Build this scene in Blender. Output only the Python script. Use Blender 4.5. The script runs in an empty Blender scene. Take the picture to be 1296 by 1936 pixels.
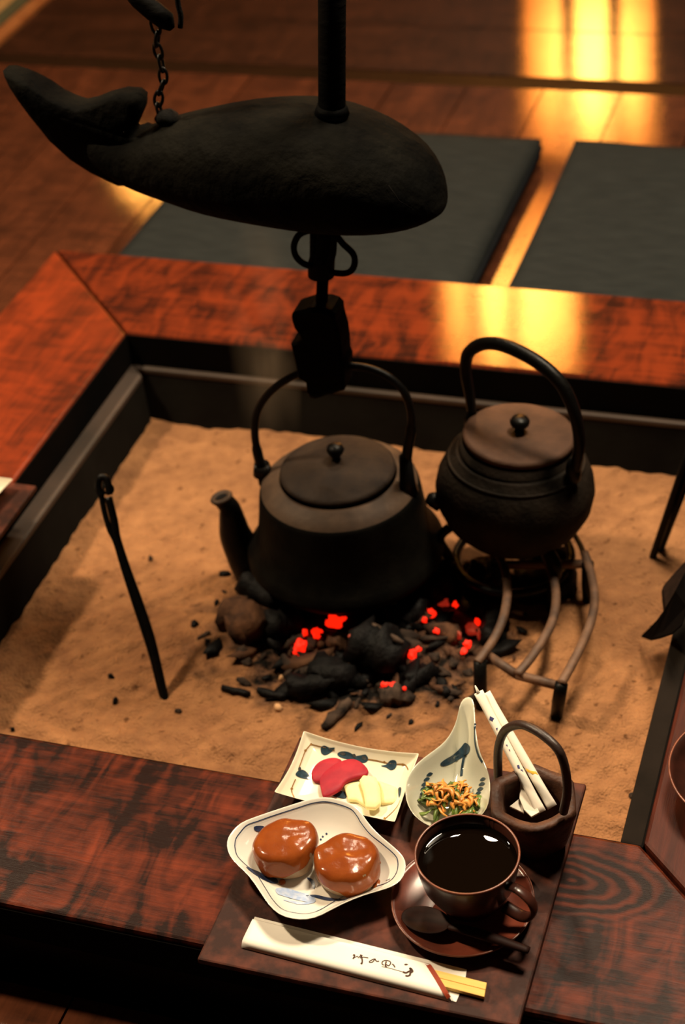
import bpy, bmesh, math, random
from mathutils import Vector, Matrix, noise
from mathutils.bvhtree import BVHTree
random.seed(7)
COL = bpy.context.scene.collection
SC = bpy.context.scene
PI = math.pi
# ------------------------------------------------------------------ camera
CX, CY, F = 648.0, 968.0, 3292.2
PITCH, YAW, ROLL = 0.65097, -0.37876, -0.11261
CAM = Vector((0.53398, -1.30548, 1.10445))
FW = Vector((math.sin(YAW)*math.cos(PITCH), math.cos(YAW)*math.cos(PITCH), -math.sin(PITCH)))
_r = FW.cross(Vector((0, 0, 1))).normalized(); _u = _r.cross(FW)
RT = _r*math.cos(ROLL)+_u*math.sin(ROLL); UP = -_r*math.sin(ROLL)+_u*math.cos(ROLL)
cd = bpy.data.cameras.new('camera'); cam = bpy.data.objects.new('camera', cd); COL.objects.link(cam)
cam.matrix_world = Matrix(((RT.x, UP.x, -FW.x, CAM.x), (RT.y, UP.y, -FW.y, CAM.y), (RT.z, UP.z, -FW.z, CAM.z), (0, 0, 0, 1)))
cd.sensor_fit = 'VERTICAL'; cd.sensor_height = 36; cd.lens = F/1936*36
cd.clip_start = 0.05; cd.clip_end = 50
cd.dof.use_dof = True; cd.dof.focus_distance = 1.42; cd.dof.aperture_fstop = 5.6
SC.camera = cam
# ------------------------------------------------------------------ world, view, lamps
w = bpy.data.worlds.new('world'); SC.world = w; w.use_nodes = True
w.node_tree.nodes['Background'].inputs[0].default_value = (0.9, 0.5, 0.25, 1)
w.node_tree.nodes['Background'].inputs[1].default_value = 0.018
SC.view_settings.view_transform = 'Standard'; SC.view_settings.look = 'None'
SC.view_settings.exposure = 0.0; SC.view_settings.gamma = 1.0; SC.view_settings.use_curve_mapping = False
def lamp(name, loc, target, size, power, color):
    l = bpy.data.lights.new(name, 'AREA'); l.shape = 'ELLIPSE'; l.size = size[0]; l.size_y = size[1]; l.energy = power; l.color = color
    o = bpy.data.objects.new(name, l); COL.objects.link(o); o.location = loc
    o.rotation_euler = (Vector(target)-Vector(loc)).to_track_quat('-Z', 'Y').to_euler()
    return o
lamp('ceiling_lamp_left', (-1.05, 0.0, 1.65), (0.0, -0.1, 0), (0.14, 0.14), 42, (1, 0.77, 0.50))
lamp('ceiling_lamp_back', (-0.26, 1.1, 1.815), (0.15, -0.4, 0), (0.04, 0.012), 8, (1, 0.82, 0.58))
lamp('ceiling_lamp_right', (-0.165, 1.1, 1.805), (0.2, -0.4, 0), (0.025, 0.012), 6, (1, 0.82, 0.58))
lamp('ceiling_lantern', (0.50, 0.45, 1.75), (0.2, -0.4, 0), (0.40, 0.40), 52, (1, 0.82, 0.58))
# ------------------------------------------------------------------ pixel helpers
def ray(x, y): return FW+RT*((x-CX)/F)-UP*((y-CY)/F)
def P(x, y, z=0.0):
    d = ray(x, y); return CAM+d*((z-CAM.z)/d.z)
def V(x, y, Y=0.06):
    d = ray(x, y); return CAM+d*((Y-CAM.y)/d.y)
# ------------------------------------------------------------------ node materials
def mk(name):
    m = bpy.data.materials.new(name); m.use_nodes = True; nt = m.node_tree
    return m, nt, nt.nodes['Principled BSDF']
def mat(name, c1, c2=None, rough=0.5, scale=20.0, bump=0.0, bscale=None, spec=0.5, metal=0.0, emit=None, es=0.0, coat=0.0, stretch=(1, 1, 1), detail=5, lo=0.35, hi=0.65, bdist=0.002, sss=0.0):
    m, nt, b = mk(name)
    b.inputs['Roughness'].default_value = rough; b.inputs['Metallic'].default_value = metal
    b.inputs['Specular IOR Level'].default_value = spec; b.inputs['Coat Weight'].default_value = coat
    b.inputs['Coat Roughness'].default_value = 0.12
    if sss: b.inputs['Subsurface Weight'].default_value = sss; b.inputs['Subsurface Scale'].default_value = 0.01
    tc = nt.nodes.new('ShaderNodeTexCoord'); mp = nt.nodes.new('ShaderNodeMapping'); mp.inputs['Scale'].default_value = stretch
    nt.links.new(tc.outputs['Object'], mp.inputs['Vector'])
    if c2 is None: c2 = tuple(v*0.8 for v in c1)
    n = nt.nodes.new('ShaderNodeTexNoise'); n.inputs['Scale'].default_value = scale; n.inputs['Detail'].default_value = detail
    nt.links.new(mp.outputs[0], n.inputs['Vector'])
    r = nt.nodes.new('ShaderNodeValToRGB'); r.color_ramp.elements[0].position = lo; r.color_ramp.elements[1].position = hi
    r.color_ramp.elements[0].color = (*c2, 1); r.color_ramp.elements[1].color = (*c1, 1)
    nt.links.new(n.outputs[0], r.inputs[0]); nt.links.new(r.outputs[0], b.inputs['Base Color'])
    if bump:
        n2 = nt.nodes.new('ShaderNodeTexNoise'); n2.inputs['Scale'].default_value = bscale or scale*3; n2.inputs['Detail'].default_value = 6
        nt.links.new(mp.outputs[0], n2.inputs['Vector'])
        bp = nt.nodes.new('ShaderNodeBump'); bp.inputs['Strength'].default_value = bump; bp.inputs['Distance'].default_value = bdist
        nt.links.new(n2.outputs[0], bp.inputs['Height']); nt.links.new(bp.outputs[0], b.inputs['Normal'])
    if emit: b.inputs['Emission Color'].default_value = (*emit, 1); b.inputs['Emission Strength'].default_value = es
    return m
def M(nt, op, a, b=None, c=None):
    n = nt.nodes.new('ShaderNodeMath'); n.operation = op
    for i, v in enumerate((a, b, c)):
        if v is None: continue
        if isinstance(v, (int, float)): n.inputs[i].default_value = v
        else: nt.links.new(v, n.inputs[i])
    return n.outputs[0]
def wood(name, dark, red, along='X', rough=0.25, knot=None, tiger=0.0, grain=1.0, bump=0.25, coat=0.3, spec=0.5, wav=0.0, mid=0.5):
    """lacquered plank: grain runs along X or Y; knot=(x,y) adds oval growth rings around it"""
    m, nt, b = mk(name); L = nt.links
    b.inputs['Roughness'].default_value = rough; b.inputs['Coat Weight'].default_value = coat; b.inputs['Coat Roughness'].default_value = 0.15
    b.inputs['Specular IOR Level'].default_value = spec
    tc = nt.nodes.new('ShaderNodeTexCoord')
    def nz(sx, sy, sc, det=4, dist=0.0):
        mp = nt.nodes.new('ShaderNodeMapping'); mp.inputs['Scale'].default_value = (sx, sy, 1) if along == 'X' else (sy, sx, 1)
        L.new(tc.outputs['Object'], mp.inputs['Vector'])
        n = nt.nodes.new('ShaderNodeTexNoise'); n.inputs['Scale'].default_value = sc; n.inputs['Detail'].default_value = det; n.inputs['Distortion'].default_value = dist
        L.new(mp.outputs[0], n.inputs['Vector']); return n.outputs[0]
    big = nz(1, 4, 6, 3, 0.6); fib = nz(1.5, 16, 10, 6, 1.0); fine = nz(1, 40, 60, 2)
    v = M(nt, 'ADD', M(nt, 'MULTIPLY', big, 0.55), M(nt, 'MULTIPLY', fib, 0.35))
    v = M(nt, 'ADD', v, M(nt, 'MULTIPLY', fine, 0.15))
    if tiger:
        t = nz(7, 2.4, 5, 5, 1.6)
        v = M(nt, 'ADD', v, M(nt, 'MULTIPLY', M(nt, 'SUBTRACT', t, 0.5), tiger))
    if knot:
        sp = nt.nodes.new('ShaderNodeSeparateXYZ'); L.new(tc.outputs['Object'], sp.inputs[0])
        dx = M(nt, 'SUBTRACT', sp.outputs[0], knot[0]); dy = M(nt, 'MULTIPLY', M(nt, 'SUBTRACT', sp.outputs[1], knot[1]), 2.1)
        d = M(nt, 'SQRT', M(nt, 'ADD', M(nt, 'MULTIPLY', dx, dx), M(nt, 'MULTIPLY', dy, dy)))
        d2 = M(nt, 'ADD', d, M(nt, 'MULTIPLY', nz(8, 8, 3, 3), 0.035))
        s = M(nt, 'MULTIPLY_ADD', M(nt, 'SINE', M(nt, 'MULTIPLY', d2, 380)), 0.5, 0.5)
        s = M(nt, 'MULTIPLY_ADD', s, 0.25, 0.34)
        mk_ = nt.nodes.new('ShaderNodeMapRange'); mk_.inputs['From Min'].default_value = 0.055; mk_.inputs['From Max'].default_value = 0.10
        mk_.inputs['To Min'].default_value = 0.95; mk_.inputs['To Max'].default_value = 0.0; L.new(d, mk_.inputs['Value'])
        mx = nt.nodes.new('ShaderNodeMix'); L.new(mk_.outputs[0], mx.inputs[0]); L.new(v, mx.inputs[2]); L.new(s, mx.inputs[3]); v = mx.outputs[0]
    r = nt.nodes.new('ShaderNodeValToRGB'); e = r.color_ramp.elements
    e[0].position = mid-0.15*grain; e[1].position = mid+0.17*grain; e[0].color = (*dark, 1); e[1].color = (*red, 1)
    L.new(v, r.inputs[0]); L.new(r.outputs[0], b.inputs['Base Color'])
    bp = nt.nodes.new('ShaderNodeBump'); bp.inputs['Strength'].default_value = bump; bp.inputs['Distance'].default_value = 0.0006
    L.new(M(nt, 'ADD', fib, fine), bp.inputs['Height'])
    last = bp.outputs[0]
    if wav:
        mp = nt.nodes.new('ShaderNodeMapping'); mp.inputs['Scale'].default_value = (1, 1, 1); L.new(tc.outputs['Object'], mp.inputs['Vector'])
        n = nt.nodes.new('ShaderNodeTexNoise'); n.inputs['Scale'].default_value = 14; n.inputs['Detail'].default_value = 3; L.new(mp.outputs[0], n.inputs['Vector'])
        b2 = nt.nodes.new('ShaderNodeBump'); b2.inputs['Strength'].default_value = wav; b2.inputs['Distance'].default_value = 0.004
        L.new(n.outputs[0], b2.inputs['Height']); L.new(last, b2.inputs['Normal']); last = b2.outputs[0]
    L.new(last, b.inputs['Normal']); L.new(last, b.inputs['Coat Normal'])
    return m
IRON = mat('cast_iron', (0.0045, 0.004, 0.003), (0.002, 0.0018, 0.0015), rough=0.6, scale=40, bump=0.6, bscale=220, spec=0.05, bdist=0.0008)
IRONL = mat('lit_iron', (0.075, 0.046, 0.029), (0.035, 0.022, 0.015), rough=0.6, scale=30, bump=0.5, bscale=200, spec=0.15, bdist=0.0006)  # paler iron: light on the kettle's shoulder and spout lip is in the colour
IRONB = mat('black_iron', (0.004, 0.0035, 0.003), (0.002, 0.002, 0.002), rough=0.4, scale=60, bump=0.3, spec=0.15)
BLACKW = mat('smoked_wood', (0.003, 0.0025, 0.002), (0.001, 0.001, 0.001), rough=0.7, scale=16, bump=0.7, bscale=60, spec=0.03, stretch=(1, 1, 3))
FISHM = mat('smoked_fish_wood', (0.0055, 0.005, 0.0038), (0.0012, 0.0012, 0.0012), rough=0.85, scale=14, bump=1.0, bscale=70, spec=0.02, bdist=0.004)
ROPE = mat('sooty_cord', (0.002, 0.0018, 0.0015), rough=0.95, scale=200, bump=0.6, spec=0.1)
FRW = wood('frame_wood_front', (0.012, 0.004, 0.003), (0.17, 0.030, 0.011), 'X', rough=0.36, coat=0.0, spec=0.08, knot=(0.332, -0.388), tiger=0.8, grain=1.25, mid=0.60)  # one frame wood in four tones; how each side is lit is coloured in
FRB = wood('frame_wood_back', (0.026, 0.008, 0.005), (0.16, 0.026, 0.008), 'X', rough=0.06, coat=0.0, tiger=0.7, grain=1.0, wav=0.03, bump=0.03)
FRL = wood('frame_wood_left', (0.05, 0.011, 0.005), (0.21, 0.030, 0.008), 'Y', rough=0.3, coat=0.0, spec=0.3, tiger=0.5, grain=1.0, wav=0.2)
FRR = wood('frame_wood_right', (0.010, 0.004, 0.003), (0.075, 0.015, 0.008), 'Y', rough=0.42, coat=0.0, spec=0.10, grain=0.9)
FLOORY = wood('floor_wood', (0.03, 0.011, 0.006), (0.10, 0.030, 0.013), 'Y', rough=0.07, coat=0.0, tiger=0.5, grain=1.2, wav=0.035, bump=0.04)
FLOORX = wood('floor_wood_cross', (0.02, 0.009, 0.005), (0.055, 0.020, 0.010), 'X', rough=0.07, coat=0.0, tiger=0.5, grain=1.2, wav=0.05, bump=0.04)
SILLM = wood('sill_wood', (0.008, 0.004, 0.002), (0.02, 0.008, 0.004), 'X', rough=0.6, grain=1.2, coat=0, spec=0.05)
APRON = mat('apron_wood', (0.02, 0.009, 0.006), (0.008, 0.004, 0.003), rough=0.6, scale=10, stretch=(1, 1, 5), spec=0.2)
INNER = mat('black_frame_face', (0.004, 0.003, 0.0025), (0.002, 0.002, 0.002), rough=0.8, scale=12, spec=0.03)  # plain black for the thin strips over the frame boards' edges
LINER = mat('clay_liner', (0.011, 0.010, 0.008), (0.006, 0.005, 0.004), rough=0.9, scale=9, bump=0.3, bscale=60, spec=0.05)
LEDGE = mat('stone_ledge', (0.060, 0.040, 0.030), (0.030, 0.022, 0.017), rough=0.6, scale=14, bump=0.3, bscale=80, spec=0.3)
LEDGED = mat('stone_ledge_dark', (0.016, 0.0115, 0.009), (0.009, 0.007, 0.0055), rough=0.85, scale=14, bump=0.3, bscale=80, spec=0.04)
CUSH = mat('indigo_cloth', (0.023, 0.026, 0.0255), (0.017, 0.0195, 0.0195), rough=0.95, scale=25, bump=0.5, bscale=260, spec=0.03, stretch=(1, 5, 1))
CUSHD = mat('indigo_piping', (0.010, 0.011, 0.013), rough=0.95, scale=80, spec=0.05)
TRAYM = mat('tray_lacquer', (0.11, 0.030, 0.017), (0.030, 0.011, 0.008), rough=0.55, scale=55, bump=0.4, bscale=300, spec=0.12, lo=0.42, hi=0.7, bdist=0.0006)
PORC = mat('white_porcelain', (0.78, 0.74, 0.66), (0.70, 0.68, 0.62), rough=0.12, scale=12, spec=0.5, coat=0.4)
PORCG = mat('grey_green_porcelain', (0.60, 0.58, 0.45), (0.50, 0.50, 0.40), rough=0.12, scale=14, spec=0.5, coat=0.4)
CREAM = mat('cream_porcelain', (0.80, 0.74, 0.58), (0.74, 0.68, 0.52), rough=0.15, scale=12, spec=0.5, coat=0.3)
COBALT = mat('cobalt_glaze', (0.035, 0.055, 0.12), (0.02, 0.03, 0.07), rough=0.15, scale=200)
COBALTP = mat('pale_cobalt_glaze', (0.30, 0.40, 0.62), (0.45, 0.52, 0.66), rough=0.15, scale=300)
INDIGO = mat('dark_blue_glaze', (0.02, 0.035, 0.05), (0.03, 0.06, 0.08), rough=0.12, scale=200)
GOLDM = mat('brown_gold_line', (0.38, 0.20, 0.05), (0.30, 0.14, 0.04), rough=0.3, scale=200, metal=0.3)
SILVER = mat('highlight_silver', (0.75, 0.75, 0.72), (0.4, 0.42, 0.45), rough=0.1, scale=300, metal=0.9)
BUNM = mat('rice_cake', (0.36, 0.24, 0.14), (0.26, 0.17, 0.10), rough=0.5, scale=60, bump=0.2, sss=0.1)
SAUCE = mat('miso_sauce', (0.27, 0.064, 0.011), (0.19, 0.040, 0.008), rough=0.17, scale=40, bump=0.45, bscale=90, spec=0.3, coat=0.0, bdist=0.0015, sss=0.05)
PINK = mat('pink_pickle', (0.40, 0.022, 0.038), (0.30, 0.014, 0.030), rough=0.55, spec=0.2, scale=90, sss=0.15)
YELL = mat('yellow_pickle', (0.88, 0.80, 0.42), (0.85, 0.76, 0.38), rough=0.55, spec=0.2, scale=70, sss=0.2)
GREEN = mat('boiled_greens', (0.13, 0.19, 0.03), (0.05, 0.09, 0.015), rough=0.3, scale=80)
ORNG = mat('orange_shreds', (0.75, 0.33, 0.06), (0.60, 0.22, 0.04), rough=0.35, scale=90)
CUPM = mat('brown_glazed_cup', (0.05, 0.014, 0.009), (0.016, 0.007, 0.005), rough=0.3, scale=35, spec=0.3, coat=0.15)
RIMM = mat('worn_brown_rim', (0.22, 0.065, 0.03), (0.12, 0.035, 0.02), rough=0.3, scale=90)
SAUCM = mat('brown_saucer_glaze', (0.20, 0.045, 0.024), (0.09, 0.023, 0.014), rough=0.3, scale=28, spec=0.3, coat=0.1)
COFFEE = mat('black_coffee', (0.004, 0.002, 0.001), rough=0.0, scale=3, spec=0.5)
SPOONM = mat('dark_wood_spoon', (0.030, 0.010, 0.007), (0.012, 0.005, 0.004), rough=0.55, scale=40, spec=0.10, stretch=(1, 4, 4))
BASKM = mat('brown_hexagon_pot', (0.10, 0.042, 0.024), (0.035, 0.016, 0.011), rough=0.5, spec=0.2, scale=45, bump=0.5, bscale=160)
HANDM = mat('dark_cane_handle', (0.035, 0.017, 0.012), (0.02, 0.010, 0.008), rough=0.45, scale=60, bump=0.3)
PAPER = mat('sleeve_paper', (0.90, 0.86, 0.78), (0.88, 0.83, 0.74), rough=0.7, scale=18, spec=0.2)
PAPERC = mat('packet_paper', (0.80, 0.74, 0.62), (0.74, 0.66, 0.55), rough=0.6, scale=60, spec=0.2)
REDP = mat('red_print', (0.33, 0.045, 0.015), rough=0.6, scale=100, spec=0.2)
INK = mat('brown_ink', (0.055, 0.018, 0.008), rough=0.6, scale=100, spec=0.2)
BLUEP = mat('blue_print', (0.05, 0.05, 0.16), rough=0.6, scale=100, spec=0.2)
YELP = mat('yellow_print', (0.80, 0.45, 0.05), rough=0.6, scale=100, spec=0.2)
CHOP = mat('pale_chopstick_wood', (0.85, 0.53, 0.14), (0.80, 0.46, 0.11), rough=0.55, scale=30, stretch=(1, 9, 9), spec=0.3)
COAL = mat('charcoal', (0.005, 0.004, 0.004), (0.002, 0.002, 0.002), rough=0.6, scale=60, bump=0.8, bscale=120, spec=0.1, bdist=0.003)
COALG = mat('ash_grey_charcoal', (0.075, 0.048, 0.034), (0.010, 0.008, 0.007), rough=0.9, scale=50, bump=0.8, bscale=120, spec=0.1, bdist=0.003)
COALB = mat('brown_charred_wood', (0.12, 0.055, 0.028), (0.03, 0.016, 0.011), rough=0.85, scale=50, bump=0.8, bscale=100, spec=0.1, bdist=0.003)
PEBB = mat('pale_ash_lump', (0.60, 0.34, 0.16), (0.48, 0.26, 0.12), rough=0.9, scale=60)
EMBER = mat('glowing_ember', (0.3, 0.02, 0.01), rough=0.8, scale=60, emit=(1, 0.012, 0.002), es=1.5)
EMBERD = mat('dull_ember', (0.35, 0.09, 0.05), (0.2, 0.05, 0.03), rough=0.9, scale=60, emit=(1, 0.05, 0.02), es=0.22)
RUSTY = mat('rusty_grill_iron', (0.15, 0.075, 0.040), (0.05, 0.027, 0.017), rough=0.6, scale=40, bump=0.4, bscale=150, spec=0.35)
BLADEM = mat('soot_black_blade', (0.0025, 0.002, 0.002), rough=0.9, scale=60, spec=0.02)
SHOVM = mat('shovel_wood', (0.028, 0.015, 0.010), (0.014, 0.008, 0.006), rough=0.8, spec=0.1, scale=30, stretch=(1, 3, 3))
PLAST = mat('brown_plaster', (0.22, 0.12, 0.06), (0.16, 0.085, 0.045), rough=0.9, scale=8, bump=0.3)
WALLW = mat('dark_wall_wood', (0.03, 0.014, 0.008), (0.018, 0.009, 0.005), rough=0.4, scale=10, stretch=(1, 1, 6))
SHOJI = mat('lit_shoji_paper', (0.8, 0.7, 0.5), rough=0.8, scale=30, emit=(1, 0.44, 0.085), es=28.0)
def shoji(name, cx_, cz, r0, st):
    m, nt, b = mk(name); L = nt.links; b.inputs['Base Color'].default_value = (0.7, 0.6, 0.4, 1); b.inputs['Roughness'].default_value = 0.8
    tc = nt.nodes.new('ShaderNodeTexCoord'); sp = nt.nodes.new('ShaderNodeSeparateXYZ'); L.new(tc.outputs['Object'], sp.inputs[0])
    dx = M(nt, 'SUBTRACT', sp.outputs[0], cx_); dz = M(nt, 'MULTIPLY', M(nt, 'SUBTRACT', sp.outputs[2], cz), 0.6)
    d = M(nt, 'DIVIDE', M(nt, 'SQRT', M(nt, 'ADD', M(nt, 'MULTIPLY', dx, dx), M(nt, 'MULTIPLY', dz, dz))), r0)
    g = M(nt, 'POWER', 2.718, M(nt, 'MULTIPLY', M(nt, 'MULTIPLY', d, d), -1.0))
    r = nt.nodes.new('ShaderNodeValToRGB'); e = r.color_ramp.elements; e[0].color = (1, 0.20, 0.015, 1); e[1].color = (1, 0.44, 0.075, 1); e[1].position = 0.8; L.new(g, r.inputs[0])
    L.new(r.outputs[0], b.inputs['Emission Color']); L.new(M(nt, 'MULTIPLY', g, st), b.inputs['Emission Strength']); return m
SHOJIS = [shoji('lamplit_paper_low', 0.165, 0.38, 0.130, 44.0), shoji('lamplit_paper_high', 0.185, 0.50, 0.20, 46.0), shoji('lamplit_paper_side', 0.07, 0.11, 0.12, 45.0)]
TATA = mat('tatami_straw', (0.42, 0.25, 0.09), (0.34, 0.19, 0.07), rough=0.7, scale=60, stretch=(1, 8, 1))
BORD = mat('tatami_border', (0.06, 0.06, 0.025), (0.045, 0.045, 0.02), rough=0.9, scale=100)
SILLG = mat('lit_orange_sill', (0.34, 0.13, 0.045), (0.26, 0.09, 0.03), rough=0.35, scale=30)  # orange of the sill's lit edge put into the colour
# ------------------------------------------------------------------ mesh helpers
WL = {}
def obj(name, bm, m, parent=None, loc=None, smooth=True, sub=0, bevel=0.0):
    me = bpy.data.meshes.new(name)
    base = WL.get(parent.name, Vector()) if parent else (Vector(loc) if loc is not None else Vector())
    bmesh.ops.translate(bm, verts=bm.verts, vec=-base)
    bmesh.ops.recalc_face_normals(bm, faces=bm.faces)
    bm.to_mesh(me); bm.free()
    if smooth: me.polygons.foreach_set('use_smooth', [True]*len(me.polygons))
    if m: me.materials.append(m)
    o = bpy.data.objects.new(name, me); COL.objects.link(o)
    if parent: o.parent = parent
    else: o.location = base
    WL[o.name] = base
    if bevel:
        b = o.modifiers.new('bevel', 'BEVEL'); b.width = bevel; b.segments = 2; b.limit_method = 'ANGLE'
        me.polygons.foreach_set('use_smooth', [False]*len(me.polygons))
    if sub:
        s = o.modifiers.new('sub', 'SUBSURF'); s.levels = sub; s.render_levels = sub
    return o
def thing(name, label, cat, loc, group=None):
    o = bpy.data.objects.new(name, None); COL.objects.link(o); o.location = loc; o.empty_display_size = 0.02
    WL[o.name] = Vector(loc); return tag(o, label, cat, group)
def tag(o, label, cat, group=None, kind=None):
    if label: o['label'] = label
    if cat: o['category'] = cat
    if group: o['group'] = group
    if kind: o['kind'] = kind
    return o
def box(bm, x0, x1, y0, y1, z0, z1):
    v = [bm.verts.new((x, y, z)) for x in (x0, x1) for y in (y0, y1) for z in (z0, z1)]
    for f in ((0, 1, 3, 2), (4, 6, 7, 5), (0, 4, 5, 1), (2, 3, 7, 6), (0, 2, 6, 4), (1, 5, 7, 3)): bm.faces.new([v[i] for i in f])
    return bm
def loops(bm, rings, closed=True, cap0=True, cap1=True):
    vs = [[bm.verts.new(p) for p in r] for r in rings]; n = len(rings[0])
    for a, b in zip(vs, vs[1:]):
        for i in range(n if closed else n-1):
            j = (i+1) % n; bm.faces.new((a[i], a[j], b[j], b[i]))
    if cap0: bm.faces.new(vs[0][::-1])
    if cap1: bm.faces.new(vs[-1])
    return bm
def tube(bm, pts, rad, n=8, closed=False, flat=1.0, ref=None):
    pts = [Vector(p) for p in pts]; k = len(pts)
    if not isinstance(rad, (list, tuple)): rad = [rad]*k
    rings = []; nrm = None
    for i, p in enumerate(pts):
        a = pts[(i-1) % k] if (closed or i > 0) else p; b = pts[(i+1) % k] if (closed or i < k-1) else p
        t = (b-a).normalized()
        if nrm is None:
            r0 = Vector(ref) if ref else (Vector((0, 0, 1)) if abs(t.z) < 0.8 else Vector((0, 1, 0)))
            nrm = (r0-t*r0.dot(t)).normalized()
        else: nrm = (nrm-t*nrm.dot(t)).normalized()
        bi = t.cross(nrm)
        rings.append([p+(nrm*math.cos(2*PI*j/n)*flat+bi*math.sin(2*PI*j/n))*rad[i] for j in range(n)])
    if closed:
        vs = [[bm.verts.new(q) for q in r] for r in rings]
        for a, b in zip(vs, vs[1:]+vs[:1]):
            for i in range(n): bm.faces.new((a[i], a[(i+1) % n], b[(i+1) % n], b[i]))
        return bm
    return loops(bm, rings)
def spline(pts, n=8):
    pts = [Vector(p) for p in pts]; out = []
    for i in range(len(pts)-1):
        p0 = pts[max(i-1, 0)]; p1 = pts[i]; p2 = pts[i+1]; p3 = pts[min(i+2, len(pts)-1)]
        for k in range(n):
            t = k/n; out.append(0.5*((2*p1)+(p2-p0)*t+(2*p0-5*p1+4*p2-p3)*t*t+(3*p1-p0-3*p2+p3)*t**3))
    out.append(pts[-1]); return out
def cspline(pts, n=6):
    pts = [Vector(p) for p in pts]; out = []; m = len(pts)
    for i in range(m):
        p0, p1, p2, p3 = pts[i-1], pts[i], pts[(i+1) % m], pts[(i+2) % m]
        for k in range(n):
            t = k/n; out.append(0.5*((2*p1)+(p2-p0)*t+(2*p0-5*p1+4*p2-p3)*t*t+(3*p1-p0-3*p2+p3)*t**3))
    return out
def lathe(bm, prof, c=(0, 0, 0), n=48, tilt=None):
    """prof: list of (r,z); r=0 ends make poles"""
    c = Vector(c); T = tilt or Matrix.Identity(3)
    vs = []
    for r, z in prof:
        if r < 1e-6: vs.append([bm.verts.new(c+T@Vector((0, 0, z)))])
        else: vs.append([bm.verts.new(c+T@Vector((r*math.cos(2*PI*i/n), r*math.sin(2*PI*i/n), z))) for i in range(n)])
    for a, b in zip(vs, vs[1:]):
        for i in range(n):
            j = (i+1) % n
            if len(a) == 1 and len(b) == 1: continue
            if len(a) == 1: bm.faces.new((a[0], b[j], b[i]))
            elif len(b) == 1: bm.faces.new((a[i], a[j], b[0]))
            else: bm.faces.new((a[i], a[j], b[j], b[i]))
    return bm
def prism(bm, outline, d):
    """closed outline of Vectors, extruded by vector d both ways"""
    d = Vector(d); return loops(bm, [[Vector(p)-d for p in outline], [Vector(p)+d for p in outline]])
def dish(outline, h, floor, base=0.0, c=None, inner=(0.955, 0.80, 0.55), foot=0.5, zi=0.45, midz=0.5, outb=0.84, zf=None):
    o = [Vector((p[0], p[1], 0)) for p in outline]
    if c is None: c = sum(o, Vector())/len(o)
    c = Vector((c[0], c[1], 0))
    zf = zf or (lambda p: 0.0)
    def ring(s, z): return [c+(p-c)*s+Vector((0, 0, base+z+zf(p))) for p in o]
    bm = bmesh.new()
    def ring0(s, z): return [c+(p-c)*s+Vector((0, 0, base+z)) for p in o]
    R = [ring0(foot*0.3, 0.002), ring0(foot*0.9, 0.0015), ring0(foot, 0), ring0(foot*1.06, 0.002), [a.lerp(b, midz) for a, b in zip(ring0(outb, h*midz), ring(outb, h*midz))],
         ring(0.985, h*0.93), ring(1.0, h*0.985), ring(0.992, h), ring(inner[0], h-0.0012),
         [a.lerp(b, 0.6) for a, b in zip(ring0(inner[1], floor+(h-floor)*zi), ring(inner[1], floor+(h-floor)*zi))], ring0(inner[2], floor+0.0008), ring0(inner[2]*0.5, floor)]
    return loops(bm, R)
def bvh(o):
    bpy.context.view_layer.update()
    dg = bpy.context.evaluated_depsgraph_get(); return BVHTree.FromObject(o, dg)
class Painter:
    """lays thin paint strokes on a finished surface"""
    def __init__(s, target, parent, off=0.0004): s.t = bvh(target); s.p = parent; s.b = WL[parent.name] if parent.name in WL else Vector(); s.b = WL.get(target.name, Vector()); s.off = off
    def hit(s, x, y):
        h = s.t.ray_cast(CAM-s.b, ray(x, y).normalized())
        if h[0] is None: return None
        n = h[1] if h[1].dot(ray(x, y)) < 0 else -h[1]
        return h[0]+s.b+n*s.off, n
    def stroke(s, bm, pts, wd, step=3.0):
        P2 = spline([Vector((x, y, 0)) for x, y in pts], 6) if len(pts) > 2 else [Vector((*pts[0], 0)).lerp(Vector((*pts[1], 0)), i/10) for i in range(11)]
        hs = []
        for i, q in enumerate(P2):
            h = s.hit(q.x, q.y)
            if h: hs.append((h, i/(len(P2)-1)))
        prev = None
        for i in range(len(hs)):
            a = hs[max(i-1, 0)][0][0]; b = hs[min(i+1, len(hs)-1)][0][0]
            if (b-a).length < 1e-7 or (b-a).length > 0.02: prev = None; continue
            (q, n), t = hs[i]; side = n.cross((b-a).normalized())
            ww = wd(t) if callable(wd) else wd
            cur = (bm.verts.new(q-side*ww/2), bm.verts.new(q+side*ww/2))
            if prev: bm.faces.new((prev[0], prev[1], cur[1], cur[0]))
            prev = cur
    def blob(s, bm, pts, smooth=True, sc=3):
        P2 = cspline([Vector((x, y, 0)) for x, y in pts], sc) if smooth else [Vector((x, y, 0)) for x, y in pts]
        c = sum(P2, Vector())/len(P2); rings = []
        for k in (1.0, 0.66, 0.33):
            r = []
            for q in P2:
                h = s.hit(*(c+(q-c)*k).xy)
                if not h: return
                r.append(h[0])
            rings.append(r)
        loops(bm, rings, cap0=False)
def taper(w0, lo=0.25): return lambda t: w0*(lo+(1-lo)*math.sin(PI*min(max(t, 0.02), 0.98)))
def rock(bm, c, size, seed, rot=0.0, sub=2, rough=0.35):
    r = bmesh.ops.create_icosphere(bm, subdivisions=sub, radius=1.0); R = Matrix.Rotation(rot, 3, 'Z')
    for v in r['verts']:
        n = noise.noise(v.co*1.4+Vector((seed*3.1, seed*1.7, seed)))*rough*1.6
        v.co = v.co*(1+n); v.co = Vector((v.co.x*size[0], v.co.y*size[1], v.co.z*size[2])); v.co = R@v.co+Vector(c)
    return bm
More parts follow.
